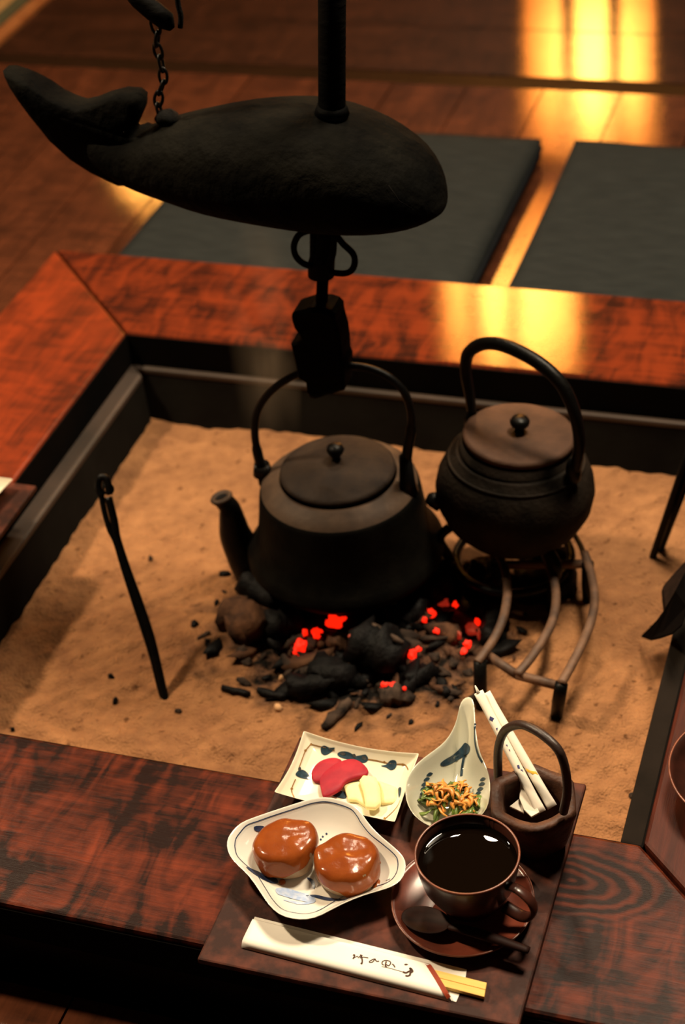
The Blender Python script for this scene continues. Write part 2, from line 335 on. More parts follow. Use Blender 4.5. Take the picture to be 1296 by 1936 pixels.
def log(bm, a, b, r, seed, n=10, k=7):
    a = Vector(a); b = Vector(b); rings = []; t = (b-a).normalized()
    s = t.cross(Vector((0, 0, 1))).normalized(); u = s.cross(t)
    for i in range(k+1):
        f = i/k; c = a.lerp(b, f); rr = r*(0.78 if i in (0, k) else 1.0); ring = []
        for j in range(n):
            an = 2*PI*j/n; q = noise.noise(Vector((math.cos(an)*2.0, math.sin(an)*2.0, f*4+seed*2.3)))
            ring.append(c+(s*math.cos(an)+u*math.sin(an))*rr*(1+0.75*q)+t*r*0.25*noise.noise(Vector((an, seed, f*2))))
        rings.append(ring)
    return loops(bm, rings)
# ------------------------------------------------------------------ the room: floor planks, sill, walls
HX, HY, FB = 0.38, 0.33763, 0.1825
OX, OY = HX+FB, HY+FB
FZ = -0.09
fl = box(bmesh.new(), -3.2, 2.2, -1.6, 3.0, FZ-0.2, FZ-0.19)
floor = tag(obj('floor', fl, APRON, smooth=False), 'glossy dark red-brown plank floor around the sunken hearth', None, kind='structure')
def plank(x0, x1, y0, y1, m, name='floor_plank', dz=0.0):
    g = 0.0012; bm = box(bmesh.new(), x0+g, x1-g, y0+g, y1-g, FZ-0.022, FZ+dz)
    return obj(name, bm, m, floor, smooth=False)
YT = 1.285
x = -3.09; i = 0
while x < 2.1:
    wd = 0.126; dz = -0.0008*random.random()
    if x+wd < -1.085:
        pass
    if x+wd > -OX-0.0 and x < OX:
        if x < -OX+0.0: plank(x, -OX+0.0-0.001, -OY, OY, FLOORY, dz=dz)
        if x+wd > OX: plank(OX+0.001, x+wd, -OY, OY, FLOORY, dz=dz)
        plank(x, x+wd, OY, YT, FLOORY, dz=dz); plank(x, x+wd, -1.5, -OY-0.012, FLOORY, dz=dz)
    elif x > -1.15 or x < -3: plank(x, x+wd, -1.5, YT, FLOORY, dz=dz)
    x += wd
plank(-1.095, 2.1, YT, YT+0.045, SILLM, 'threshold_board', -0.002)
y = YT+0.045
while y < 2.55:
    plank(-1.095, 0.5, y, y+0.19, FLOORX, dz=-0.0008*random.random()); plank(0.5, 2.1, y, y+0.19, FLOORX, dz=-0.0008*random.random()); y += 0.19
sill = box(bmesh.new(), -1.125, -1.098, -1.5, 2.6, FZ-0.02, FZ+0.006)
tag(obj('trim_1', sill, SILLG, smooth=False, bevel=0.002), 'narrow wooden sill, coloured as if lit, between the plank floor and the straw mat', None, kind='structure')
tt = thing('tatami_mat', 'straw tatami mat with olive cloth border in the far left corner', 'mat', (-2.0, 1.0, FZ-0.02))
obj('woven_straw', box(bmesh.new(), -2.2, -1.158, -1.5, 2.55, FZ-0.02, FZ+0.008), TATA, tt, smooth=False, bevel=0.002)
obj('border_cloth', box(bmesh.new(), -1.157, -1.127, -1.5, 2.55, FZ-0.02, FZ+0.009), BORD, tt, smooth=False, bevel=0.002)
WY = 2.56
wins = [(-0.415, -0.10, 0.08, 0.70, (-0.304, -0.195)), (-0.655, -0.285, 0.76, 1.55, (-0.566, -0.461)), (-1.56, -1.42, 0.70, 0.92, (-1.49,))]
xs = sorted({-3.2, 2.2}|{q for a in wins for q in a[:2]}); zs = sorted({FZ-0.1, 2.6}|{q for a in wins for q in a[2:4]})
bm = bmesh.new()
for xa, xb in zip(xs, xs[1:]):
    for za, zb in zip(zs, zs[1:]):
        if any(a[0] <= xa and xb <= a[1] and a[2] <= za and zb <= a[3] for a in wins): continue
        box(bm, xa, xb, WY, WY+0.08, za, zb)
tag(obj('wall_back', bm, WALLW, smooth=False), 'dark wooden wall beyond the floor', None, kind='structure')
for i, (xa, xb, za, zb, mu) in enumerate(wins):
    e = box(bmesh.new(), xa, xb, WY+0.05, WY+0.055, za, zb)
    wn = tag(obj('window_%d' % (i+1), e, SHOJIS[i], loc=(xa, WY, za), smooth=False), 'lamplit paper screen window in the back wall', None, kind='structure')
    for q in mu: obj('mullion', box(bmesh.new(), q-0.012, q+0.012, WY+0.0, WY+0.049, za, zb), WALLW, wn, smooth=False)
tag(obj('wall_left', box(bmesh.new(), -3.3, -3.2, -1.6, 3.0, FZ-0.1, 2.6), PLAST, smooth=False), 'brown plaster wall at the left of the room', None, kind='structure')
# ------------------------------------------------------------------ hearth: mitred frame boards, aprons, liner walls
hearth = thing('sunken_hearth', 'square sunken fire hearth framed in mitred red-brown wood', 'hearth', (0, 0, FZ))
def mitre(side, i0, i1, z0, z1, m, name, gap=0.0012, o0=None, bevel=0.0, i0y=None, i1y=None, mats=None, slope=None):
    """trapezoid board on one side of the square; i0 outer offset, i1 inner offset (distance outwards from the opening)"""
    ax, ay = HX+i1, HY+i1; bx, by = HX+i0, HY+i0; g = gap
    q = {'back': [(-ax+g, ay), (ax-g, ay), (bx-g, by), (-bx+g, by)], 'front': [(-ax+g, -ay), (ax-g, -ay), (bx-g, -by), (-bx+g, -by)],
         'left': [(-ax, -ay+g), (-ax, ay-g), (-bx, by-g), (-bx, -by+g)], 'right': [(ax, -ay+g), (ax, ay-g), (bx, by-g), (bx, -by+g)]}[side]
    sl = slope or 0.0
    k = {'back': (0, -1), 'front': (0, 1), 'left': (1, 0), 'right': (-1, 0)}[side]
    bot = [(p[0]+(k[0]*sl if j < 2 else 0), p[1]+(k[1]*sl if j < 2 else 0)) for j, p in enumerate(q)]
    bm = loops(bmesh.new(), [[Vector((a, b, z0)) for a, b in bot], [Vector((a, b, z1)) for a, b in q]])
    return obj(name, bm, m, hearth, smooth=False, bevel=bevel)
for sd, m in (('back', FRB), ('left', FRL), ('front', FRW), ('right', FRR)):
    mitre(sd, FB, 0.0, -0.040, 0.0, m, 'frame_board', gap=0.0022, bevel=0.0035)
    mitre(sd, FB-0.012, 0.0035, -0.11, -0.041, APRON, 'apron_board')
    mitre(sd, FB+0.0016, FB-0.0004, -0.041, -0.006, INNER, 'outer_shade_strip', gap=0)  # black strip added for the shade on the frame's outer edge
    mitre(sd, 0.0, -0.0018, -0.0455, -0.0035, INNER, 'inner_facing', gap=0)  # black strip covering the board's inner edge
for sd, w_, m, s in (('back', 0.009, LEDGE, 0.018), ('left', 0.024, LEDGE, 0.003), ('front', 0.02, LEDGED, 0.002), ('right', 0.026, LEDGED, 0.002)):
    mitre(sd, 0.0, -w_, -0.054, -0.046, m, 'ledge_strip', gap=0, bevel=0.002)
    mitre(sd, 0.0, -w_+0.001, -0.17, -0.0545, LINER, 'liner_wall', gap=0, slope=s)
# ------------------------------------------------------------------ ash bed
AZ = -0.120
FC = P(700, 1210, AZ)
TL = Vector((-0.13, -0.169))
def ash_z(x, y):
    p = Vector((x, y, 0)); d = math.hypot((x-FC.x)/0.17, (y-FC.y-0.02)/0.13)
    z = AZ+0.006*noise.noise(p*9)+0.003*noise.noise(p*26+Vector((3, 1, 0)))
    z += 0.0017*noise.noise(p*70)+0.0030*noise.noise(Vector((x*14+y*20, (y-x)*60, 0)))
    z += 0.010*math.exp(-d*d*1.2)*(0.6+noise.noise(p*30))+0.006*max(0, 1-d)*noise.noise(p*55)
    # raked furrows in front of the fire
    fr = math.exp(-((y+0.24)/0.07)**2)
    z += 0.0022*fr*math.sin((y+0.25*x+0.03*noise.noise(p*6))*170)
    e = min(HX-0.02-abs(x), HY-0.01-abs(y)); z += 0.010*math.exp(-max(e, 0)/0.03)*(0.5+noise.noise(p*7))
    z -= 0.004*math.exp(-((x-TL.x)**2+(y-TL.y)**2)/0.0003)
    return z
bm = bmesh.new(); NX, NY = 260, 240; ax, ay = HX-0.010, HY+0.004
vs = [[bm.verts.new((-ax+2*ax*i/NX, -ay+2*ay*j/NY, ash_z(-ax+2*ax*i/NX, -ay+2*ay*j/NY))) for j in range(NY+1)] for i in range(NX+1)]
for i in range(NX):
    for j in range(NY): bm.faces.new((vs[i][j], vs[i+1][j], vs[i+1][j+1], vs[i][j+1]))
m, nt, b = mk('hearth_ash'); L = nt.links; b.inputs['Roughness'].default_value = 0.95; b.inputs['Specular IOR Level'].default_value = 0.05
tc = nt.nodes.new('ShaderNodeTexCoord')
def nzz(sc, det=5, dist=0):
    n = nt.nodes.new('ShaderNodeTexNoise'); n.inputs['Scale'].default_value = sc; n.inputs['Detail'].default_value = det; n.inputs['Distortion'].default_value = dist
    L.new(tc.outputs['Object'], n.inputs['Vector']); return n.outputs[0]
r = nt.nodes.new('ShaderNodeValToRGB'); e = r.color_ramp.elements; e[0].position = 0.32; e[1].position = 0.68; e[0].color = (0.19, 0.085, 0.040, 1); e[1].color = (0.39, 0.183, 0.079, 1)
L.new(M(nt, 'ADD', M(nt, 'MULTIPLY', nzz(7, 4, 1.0), 0.6), M(nt, 'MULTIPLY', nzz(60, 5), 0.4)), r.inputs[0])
sp = nt.nodes.new('ShaderNodeSeparateXYZ'); L.new(tc.outputs['Object'], sp.inputs[0])
dx = M(nt, 'DIVIDE', M(nt, 'SUBTRACT', sp.outputs[0], FC.x-0.010), 0.178); dy = M(nt, 'DIVIDE', M(nt, 'SUBTRACT', sp.outputs[1], FC.y+0.012), 0.145)
d = M(nt, 'SQRT', M(nt, 'ADD', M(nt, 'MULTIPLY', dx, dx), M(nt, 'MULTIPLY', dy, dy)))
d = M(nt, 'ADD', d, M(nt, 'MULTIPLY', M(nt, 'SUBTRACT', nzz(32, 6, 0.5), 0.5), 1.1))
mr = nt.nodes.new('ShaderNodeMapRange'); mr.inputs['From Min'].default_value = 0.72; mr.inputs['From Max'].default_value = 1.08; mr.inputs['To Min'].default_value = 1; mr.inputs['To Max'].default_value = 0
L.new(d, mr.inputs['Value'])
mx = nt.nodes.new('ShaderNodeMix'); mx.data_type = 'RGBA'; L.new(mr.outputs[0], mx.inputs[0]); L.new(r.outputs[0], mx.inputs[6])
r2 = nt.nodes.new('ShaderNodeValToRGB'); e = r2.color_ramp.elements; e[0].position = 0.42; e[1].position = 0.66; e[0].color = (0.008, 0.007, 0.006, 1); e[1].color = (0.12, 0.062, 0.038, 1)
L.new(nzz(70, 5), r2.inputs[0]); L.new(r2.outputs[0], mx.inputs[7])
# fine dark specks
sk = nt.nodes.new('ShaderNodeValToRGB'); e = sk.color_ramp.elements; e[0].position = 0.27; e[1].position = 0.34; e[0].color = (0.45, 0.42, 0.40, 1); e[1].color = (1, 1, 1, 1); L.new(nzz(95, 2), sk.inputs[0])
ml = nt.nodes.new('ShaderNodeMix'); ml.data_type = 'RGBA'; ml.blend_type = 'MULTIPLY'; ml.inputs[0].default_value = 1; L.new(mx.outputs[2], ml.inputs[6]); L.new(sk.outputs[0], ml.inputs[7])
L.new(ml.outputs[2], b.inputs['Base Color'])
bp = nt.nodes.new('ShaderNodeBump'); bp.inputs['Strength'].default_value = 0.9; bp.inputs['Distance'].default_value = 0.004; L.new(M(nt, 'ADD', nzz(110, 8), nzz(400, 3)), bp.inputs['Height']); L.new(bp.outputs[0], b.inputs['Normal'])
tag(obj('ash', bm, m, loc=(0, 0, AZ)), 'bed of pale tan ash filling the hearth pit', 'ash', kind='stuff')
def A(px, py, dz=0.0):
    q = P(px, py, AZ)
    for _ in range(4): q = P(px, py, ash_z(q.x, q.y)+dz)
    return q
# ------------------------------------------------------------------ fire: charcoal, chips, embers
def one(name, bm, m, label, cat, group=None, c=None, sub=0):
    return tag(obj(name, bm, m, loc=c, sub=sub), label, cat, group)
logs = [((668, 1212), (762, 1246), 0.026, 0.016, COAL, 'biggest black charcoal lump in front of the kettle'),
        ((545, 1302), (655, 1278), 0.014, 0.008, COAL, 'black charcoal stick lying at the front edge of the fire'),
        ((590, 1262), (665, 1284), 0.016, 0.010, COAL, 'black charcoal chunk below left of the big lump'),
        ((432, 1150), (492, 1200), 0.021, 0.012, COALB, 'grey-brown log end at the left of the fire'),
        ((462, 1098), (540, 1140), 0.018, 0.008, COAL, 'dark log behind the grey log end under the kettle edge'),
        ((500, 1190), (572, 1168), 0.018, 0.010, COAL, 'black log between grey log end and the first embers'),
        ((600, 1176), (690, 1166), 0.017, 0.010, COAL, 'black charcoal stick right under the front of the kettle'),
        ((730, 1175), (805, 1150), 0.018, 0.010, COAL, 'black charcoal stick under the right front of the kettle'),
        ((800, 1120), (855, 1085), 0.022, 0.012, COAL, 'black charcoal under the right side of the kettle'),
        ((812, 1192), (868, 1205), 0.011, 0.006, COALB, 'brown half-burnt chunk between the right-hand embers'),
        ((770, 1292), (822, 1262), 0.010, 0.004, COAL, 'long black charcoal splinter right of the front embers'),
        ((898, 1078), (962, 1112), 0.019, 0.010, COAL, 'black charcoal added for shade between the two kettles under the iron stand'),  # this and the next two added to darken below the round kettle
        ((978, 1112), (1088, 1096), 0.021, 0.010, COAL, 'long black charcoal log added to deepen the shade under the grill bars behind'),
        ((985, 1076), (1075, 1066), 0.018, 0.008, COAL, 'black charcoal log added for shade under the belly of the round kettle'),
        ((931, 1160), (925, 1212), 0.010, 0.008, COAL, 'upright black charcoal piece beside the grill'),
        ((630, 1225), (648, 1205), 0.011, 0.010, COALB, 'small brown chunk left of the big black lump'),
        ((720, 1322), (762, 1312), 0.011, 0.004, COALG, 'grey-black charcoal scrap in front of the big lump')]
for k, (a, b_, rr, up, mm, lab) in enumerate(logs):
    pa, pb = A(*a, up), A(*b_, up); one('charcoal_log', log(bmesh.new(), pa, pb, rr, k+1), mm, lab, 'charcoal', c=(pa+pb)/2)
chips = [((425, 1085), 12, 9, COAL, 'black charcoal bit on clean ash left of the kettle'), ((368, 1180), 7, 9, COAL, 'black speck of charcoal left of the fire at mid ash'),
         ((218, 1325), 5, 8, COAL, 'dark charcoal crumb left of the foot of the tongs'), ((210, 1280), 7, 4, COAL, 'flat dark crumb lying left of the tongs'),
         ((285, 1056), 5, 5, COALG, 'grey crumb on the ash right of the tongs'), ((410, 1140), 4, 8, COAL, 'small black chip beside the grey log end'),
         ((338, 1345), 7, 4, COALG, 'dark crumb at the foot of the tongs'), ((527, 1338), 9, 8, PEBB, 'pale pebble-like ash lump in front of the fire'),
         ((532, 1283), 5, 6, PEBB, 'pale crumb at the front left of the fire'), ((24, 1380), 4, 4, COAL, 'black crumb at the far left front of the ash'),
         ((828, 1332), 4, 9, COAL, 'thin upright black chip front right of the fire'), ((778, 1366), 5, 6, COAL, 'black crumb above the ladle dish'),
         ((676, 1330), 5, 14, COALG, 'narrow grey chip in front of the fire'), ((1195, 1505), 6, 6, COALG, 'grey lump against the right liner wall')]
for k, ((a, b_), sx, sy, mm, lab) in enumerate(chips):
    s = 0.00048; c = A(a, b_, 0.001); one('charcoal_chip', rock(bmesh.new(), c, (sx*s*1.1, sy*s*1.2, 0.004), k+31, sub=2), mm, lab, 'charcoal' if mm is not PEBB else 'ash lump', c=c)
sticks = [((420, 1300), (472, 1312), 0.0035, COAL, 'thin charred twig at the left front of the fire'), ((488, 1306), (540, 1318), 0.0045, COAL, 'second charred twig in line with the first'),
          ((832, 1284), (846, 1314), 0.0055, COAL, 'short black twig right front of the fire'), ((612, 1376), (662, 1326), 0.006, COALG, 'grey-black splinter pointing to the pickle dish'),
          ((700, 1178), (762, 1216), 0.0028, COALG, 'pale thin curved twig over the big black lump'), ((795, 1208), (850, 1206), 0.0028, COALG, 'pale thin twig between the embers at right')]
for k, (a, b_, rr, mm, lab) in enumerate(sticks):
    up = 0.004 if k != 4 else 0.036
    pa, pb = A(*a, up), A(*b_, up); one('charred_twig', log(bmesh.new(), pa, pb, rr, k+60, n=7, k=5), mm, lab, 'twig', c=(pa+pb)/2)
embers = [((632, 1172), 14, 11, 'largest glowing red ember right under the kettle front'), ((649, 1166), 8, 4, None), ((600, 1197), 8, 8, None), ((577, 1196), 4, 7, None),
          ((569, 1226), 11, 13, 'square glowing ember at the left of the fire'), ((763, 1146), 4, 4, None), ((812, 1160), 9, 7, 'hooked glowing ember right of the kettle front'), ((803, 1172), 4, 5, None),
          ((861, 1143), 5, 5, None), ((826, 1193), 5, 4, None), ((780, 1238), 7, 9, 'glowing ember touching the right end of the big lump'), ((792, 1227), 4, 4, None),
          ((727, 1296), 6, 8, None), ((742, 1296), 6, 6, None), ((765, 1301), 3, 3, None), ((884, 1219), 6, 8, 'glowing ember nearest the grill'), ((877, 1231), 6, 4, None), ((902, 1175), 5, 6, None)]
for k, ((a, b_), sx, sy, lab) in enumerate(embers):
    up = 0.012 if b_ < 1215 else 0.008
    if k in (10, 11): up = 0.016
    if k < 2: up = 0.020
    c = A(a, b_, up); s = 0.00062
    one('ember', rock(bmesh.new(), c, (sx*s, sx*s, sy*s*1.05), k+90, rough=0.5, sub=3), EMBER, lab or 'small glowing red ember among the charcoal', 'ember', 'small glowing embers' if not lab else None, c=c)
for k, ((a, b_), sx, sy, lab) in enumerate([((893, 1190), 16, 12, 'pinkish-orange dying coal beside the grill'), ((860, 1108), 5, 9, 'faint red coal behind the right side of the kettle'), ((868, 1202), 5, 12, 'dull red sliver left of the pinkish coal'),
                                            ((906, 1200), 3, 14, 'thin dull red sliver right of the pinkish coal'), ((840, 1140), 13, 4, 'dull reddish coal above the right embers'), ((783, 1252), 9, 8, 'pinkish coal just below the ember at the big lump'), ((664, 1205), 6, 9, 'small pinkish coal on top of the big black lump')]):
    c = A(a, b_, 0.010 if k != 6 else 0.036); s = 0.0005
    one('dying_coal', rock(bmesh.new(), c, (sx*s, sx*s*0.8, sy*s), k+130, rough=0.45), EMBERD, lab, 'ember', c=c)
rnd = random.Random(5); k = 0; smalls = []
while k < 290:
    an = rnd.uniform(0, 2*PI); rr = 0.25+0.85*rnd.random()
    xx = FC.x-0.008+0.165*rr*math.cos(an); yy = FC.y+0.012+0.132*rr*math.sin(an)
    if rnd.random() < (rr-0.75)*1.6: continue
    s = rnd.choice((rnd.uniform(0.002, 0.006), rnd.uniform(0.005, 0.011)))*(1.3-rr*0.6); z = ash_z(xx, yy)+s*0.4
    mm = rnd.choice((COAL, COAL, COALG, COALG, COALB)); c = Vector((xx, yy, z))
    if k < 8: smalls.append(obj('charcoal_crumb', rock(bmesh.new(), (0, 0, 0), (s*(1.2+0.25*k), s*0.9, s*0.6), k+200, sub=1, rough=0.7), mm)); o = smalls[-1]
    else:
        src = smalls[k % 8]; o = src.copy(); COL.objects.link(o); q = s/0.005; o.scale = (q, q, q)
    o.location = c; o.rotation_euler = (rnd.uniform(-.4, .4), rnd.uniform(-.4, .4), rnd.uniform(0, 6.3))
    mn = o.data.materials[0]; kind_ = 'black charcoal' if mn == COAL else ('grey half-burnt' if mn == COALG else 'brown charred wood')
    sd_ = ('left' if xx < FC.x-0.05 else 'right' if xx > FC.x+0.05 else 'middle'); fb_ = 'front' if yy < FC.y-0.03 else 'back'
    tag(o, '%s crumb in the sooty ash at the %s %s of the fire' % (kind_, fb_, sd_), 'charcoal', '%s crumbs at the %s %s of the fire' % (kind_, fb_, sd_)); k += 1
# ------------------------------------------------------------------ left kettle
KX, KY = -0.0105, 0.062
kz = 0.0
kt = thing('iron_kettle', 'squat dark iron kettle hung from the wooden hook over the embers', 'kettle', (KX, KY, -0.10))
prof = [(0, -0.094), (0.05, -0.0935), (0.078, -0.088), (0.096, -0.078), (0.106, -0.066), (0.1065, -0.060), (0.101, -0.052), (0.095, -0.042), (0.0915, -0.028), (0.0885, -0.010), (0.0865, 0.006), (0.085, 0.016), (0.0835, 0.0205)]
obj('body', lathe(bmesh.new(), prof+[(0.080, 0.0225), (0.0799, 0.0222)], (KX, KY, 0), 72), IRON, kt)
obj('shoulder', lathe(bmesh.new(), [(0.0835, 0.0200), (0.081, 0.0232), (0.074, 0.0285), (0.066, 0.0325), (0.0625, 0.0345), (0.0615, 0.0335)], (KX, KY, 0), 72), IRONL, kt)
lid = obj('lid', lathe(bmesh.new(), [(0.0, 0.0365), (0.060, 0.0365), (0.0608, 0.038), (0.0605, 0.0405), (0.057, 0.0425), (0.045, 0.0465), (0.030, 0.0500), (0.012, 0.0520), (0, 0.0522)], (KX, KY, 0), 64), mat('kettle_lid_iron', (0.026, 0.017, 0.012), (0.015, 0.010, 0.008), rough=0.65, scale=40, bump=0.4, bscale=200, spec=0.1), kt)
obj('knob', lathe(bmesh.new(), [(0.0, 0.052), (0.005, 0.0525), (0.0045, 0.057), (0.008, 0.061), (0.0095, 0.065), (0.008, 0.069), (0.004, 0.071), (0, 0.0715)], (KX, KY, 0), 24), IRONB, lid)
q = [(480, 1075), (462, 1045), (446, 1012), (440, 985), (434, 960), (420, 943)]
sp_ = spline([V(a, b_, KY-0.012) for a, b_ in q], 6); ks = len(sp_)
rad = [0.024-0.0135*min(1, i/(ks*0.85)) for i in range(ks)]; rad[-1] = 0.0105; rad[-2] = 0.0100
bm = tube(bmesh.new(), sp_, rad, 16)
sdir = (sp_[-1]-sp_[-2]).normalized(); a = sp_[-1]
obj('spout', bm, IRONB, kt)
bm = bmesh.new(); c = sp_[-1]; s1 = Vector((1, 0, 0)); ring = []
T = Vector((0, 0, 1)).rotation_difference(Vector((sdir.x*0.4, sdir.y*0.4, 1)).normalized()).to_matrix()
lathe(bm, [(0.0060, 0.0010), (0.0085, 0.0042), (0.0112, 0.0040), (0.0128, 0.0020), (0.0118, -0.0005), (0.0095, -0.003), (0.0085, -0.003), (0.006, 0.0010)], c, 24, T)
obj('spout_lip', bm, IRONL, kt)
obj('spout_hole', lathe(bmesh.new(), [(0, 0.0012), (0.0078, 0.0022)], c, 20, T), COAL, kt)
hp = [(499, 915), (494, 885), (486, 850), (482, 815), (487, 778), (505, 748), (535, 722), (575, 703), (620, 694), (665, 692), (705, 699), (740, 716), (765, 742), (777, 775), (778, 810), (772, 845), (768, 880)]
h3 = spline([V(a, b_, KY) for a, b_ in hp], 4)
obj('bail_handle', tube(bmesh.new(), h3, [0.0042 if 8 < i < len(h3)-9 else 0.0055 for i in range(len(h3))], 10), IRONB, kt)
for (a, b_) in ((500, 912), (768, 880)):
    c = V(a, b_, KY); bm = tube(bmesh.new(), [Vector((c.x, c.y, 0.022)), Vector((c.x, c.y, 0.035)), c+Vector((0, 0, 0.012))], [0.011, 0.0085, 0.0065], 12); obj('handle_lug', bm, IRONB, kt)
# ------------------------------------------------------------------ right kettle on its stand
RX, RY = 0.162, 0.110
sh = 0.0
rk = thing('round_kettle', 'round-bellied iron kettle with flat brown lid behind the grill', 'kettle', (RX, RY, -0.06))
tl = Matrix.Rotation(math.radians(-2.5), 3, 'X')@Matrix.Rotation(math.radians(3.5), 3, 'Y')
RC = Vector((RX, RY, -0.06))
KS = 1.19
prof = [(0, 0.0), (0.035, 0.001), (0.056, 0.010), (0.072, 0.024), (0.081, 0.040), (0.0835, 0.055), (0.081, 0.068), (0.075, 0.080), (0.068, 0.088), (0.0635, 0.092), (0.0625, 0.094), (0.0605, 0.093), (0.0585, 0.0945), (0.0585, 0.104), (0.0565, 0.104)]
prof = [(a, b_*KS) for a, b_ in prof]
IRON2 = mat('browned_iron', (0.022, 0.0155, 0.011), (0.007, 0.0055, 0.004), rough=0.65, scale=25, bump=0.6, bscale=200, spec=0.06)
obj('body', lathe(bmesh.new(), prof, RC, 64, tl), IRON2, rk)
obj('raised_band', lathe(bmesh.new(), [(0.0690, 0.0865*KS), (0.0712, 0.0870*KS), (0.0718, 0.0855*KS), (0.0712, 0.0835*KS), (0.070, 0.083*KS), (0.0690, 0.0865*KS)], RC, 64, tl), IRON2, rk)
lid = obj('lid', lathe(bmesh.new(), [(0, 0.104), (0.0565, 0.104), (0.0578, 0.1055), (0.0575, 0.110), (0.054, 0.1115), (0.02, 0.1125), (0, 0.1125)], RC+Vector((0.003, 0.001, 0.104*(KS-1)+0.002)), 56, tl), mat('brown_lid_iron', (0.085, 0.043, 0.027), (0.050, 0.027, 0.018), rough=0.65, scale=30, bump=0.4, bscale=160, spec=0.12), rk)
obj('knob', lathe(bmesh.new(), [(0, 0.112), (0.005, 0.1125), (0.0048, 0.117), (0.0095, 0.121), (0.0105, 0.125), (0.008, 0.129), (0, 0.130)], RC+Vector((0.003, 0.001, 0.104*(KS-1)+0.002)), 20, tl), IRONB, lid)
hp = [(893, 778), (888, 745), (882, 712), (881, 690), (886, 668), (905, 653), (932, 649), (962, 656), (1000, 674), (1035, 698), (1062, 726), (1080, 760), (1092, 800), (1096, 840), (1090, 880), (1083, 905)]
def HY_(a): return 0.118+0.02-0.05*(a-893)/190
h3 = spline([V(a, b_, HY_(a)) for a, b_ in hp], 4); n = len(h3)
obj('arched_handle', tube(bmesh.new(), h3, [0.0052+0.0018*math.sin(PI*i/n) for i in range(n)], 12), IRONB, rk)
for (a, b_) in ((893, 800), (1085, 890)):
    c = V(a, b_, HY_(a)); obj('handle_lug', rock(bmesh.new(), c, (0.008, 0.008, 0.018), 3, rough=0.1), IRONB, rk)
c = RC+tl@Vector((-0.074, -0.028, 0.050)); obj('spout', tube(bmesh.new(), [c, c+Vector((-0.008, -0.003, 0.004)), c+Vector((-0.011, -0.004, 0.006))], [0.011, 0.008, 0.006], 12), IRONB, rk)
st = thing('kettle_stand', 'black iron three-legged ring stand under the round-bellied kettle', 'stand', (RX, RY, AZ))
ringp = [Vector((RX+0.062*math.cos(t*PI/16), RY+0.062*math.sin(t*PI/16), -0.088)) for t in range(32)]
obj('ring', tube(bmesh.new(), ringp, 0.005, 8, closed=True), IRONB, st)
for a in (math.radians(200), math.radians(320), math.radians(80)):
    u = Vector((math.cos(a), math.sin(a), 0)); b0 = Vector((RX, RY, 0))
    obj('leg', tube(bmesh.new(), spline([b0+u*0.066+Vector((0, 0, -0.128)), b0+u*0.066+Vector((0, 0, -0.09)), b0+u*0.078+Vector((0, 0, -0.055)), b0+u*0.066+Vector((0, 0, -0.040))], 5), 0.0055, 8), IRONB, st)
# ------------------------------------------------------------------ grill in front of it
GZ = -0.066
gr = thing('ember_grill', 'rusty iron grill of three bowed bars on short legs', 'grill', P(980, 1200, AZ))
for q in ([(944, 1052), (956, 1080), (960, 1120), (953, 1165), (936, 1205), (912, 1240), (903, 1252)], [(1032, 1050), (1045, 1085), (1052, 1130), (1045, 1175), (1024, 1215), (1000, 1250), (978, 1275)], [(1106, 1045), (1118, 1085), (1125, 1130), (1118, 1175), (1100, 1220), (1080, 1260), (1062, 1292)]):
    pts = spline([P(a, b_, GZ+0.004*math.sin(i*0.5)) for i, (a, b_) in enumerate(q)], 5); obj('bowed_bar', tube(bmesh.new(), pts, 0.0047, 10, flat=0.8), RUSTY, gr)
for a, b_ in (((925, 1240), (978, 1276)), ((978, 1276), (1062, 1298)), ((935, 1068), (1112, 1066))):
    pa, pb = P(*a, GZ-0.004), P(*b_, GZ-0.004); obj('cross_bar', tube(bmesh.new(), [pa, pa.lerp(pb, .5), pb], 0.0048, 10), RUSTY, gr)
obj('side_rod', tube(bmesh.new(), spline([P(1085, 1008, GZ-0.01), P(1100, 1035, GZ-0.008), P(1108, 1066, GZ-0.004)], 4), 0.003, 8), IRONB, gr)
for (a, b_), (c1, c2) in (((1062, 1294), (1052, 1358)), ((908, 1250), (910, 1345)), ((1112, 1064), (1116, 1100)), ((938, 1062), (940, 1100))):
    t = P(a, b_, GZ); g = Vector((t.x+(0.0 if a > 1000 else 0.004), t.y, ash_z(t.x, t.y)-0.006)) if b_ < 1100 else A(c1, c2, -0.005)
    obj('leg', tube(bmesh.new(), [t, t.lerp(g, 0.5), g], [0.0065, 0.0068, 0.0058], 10), IRONB, gr)
# ------------------------------------------------------------------ fire tongs, hibashi and shovel
foot = A(322, 1346, 0.0)+Vector((0, 0, -0.01)); top = P(197, 915, 0.07)
tg = thing('fire_tongs', 'slender black iron fire tongs stuck upright in the ash at left', 'fire tongs', foot)
def TP(pl): return [P(a, b_, 0.07+(foot.z-0.07)*min(1, (b_-915)/432.0)) for a, b_ in pl]
ra = TP([(205, 940), (216, 985), (222, 1020), (240, 1075), (262, 1135), (284, 1200), (300, 1265), (310, 1310), (322, 1350)])
rb = TP([(192, 935), (196, 960), (207, 1000), (219, 1025), (234, 1075), (250, 1125), (268, 1180), (287, 1240), (305, 1310), (319, 1348)])
obj('arm', tube(bmesh.new(), spline(ra, 5), 0.0042, 8), IRONB, tg)
obj('arm', tube(bmesh.new(), spline(rb, 5), 0.0030, 8), IRONB, tg)
tp = TP([(193, 938), (186, 920), (190, 902), (203, 908), (207, 935)]); obj('spring_bend', tube(bmesh.new(), spline(tp, 5), 0.0038, 8), IRONB, tg)
c = TP([(205, 925)])[0]; obj('ring', tube(bmesh.new(), [c+(RT*math.cos(t*PI/8)+UP*math.sin(t*PI/8))*0.0050 for t in range(16)], 0.0014, 6, closed=True), IRONB, tg)
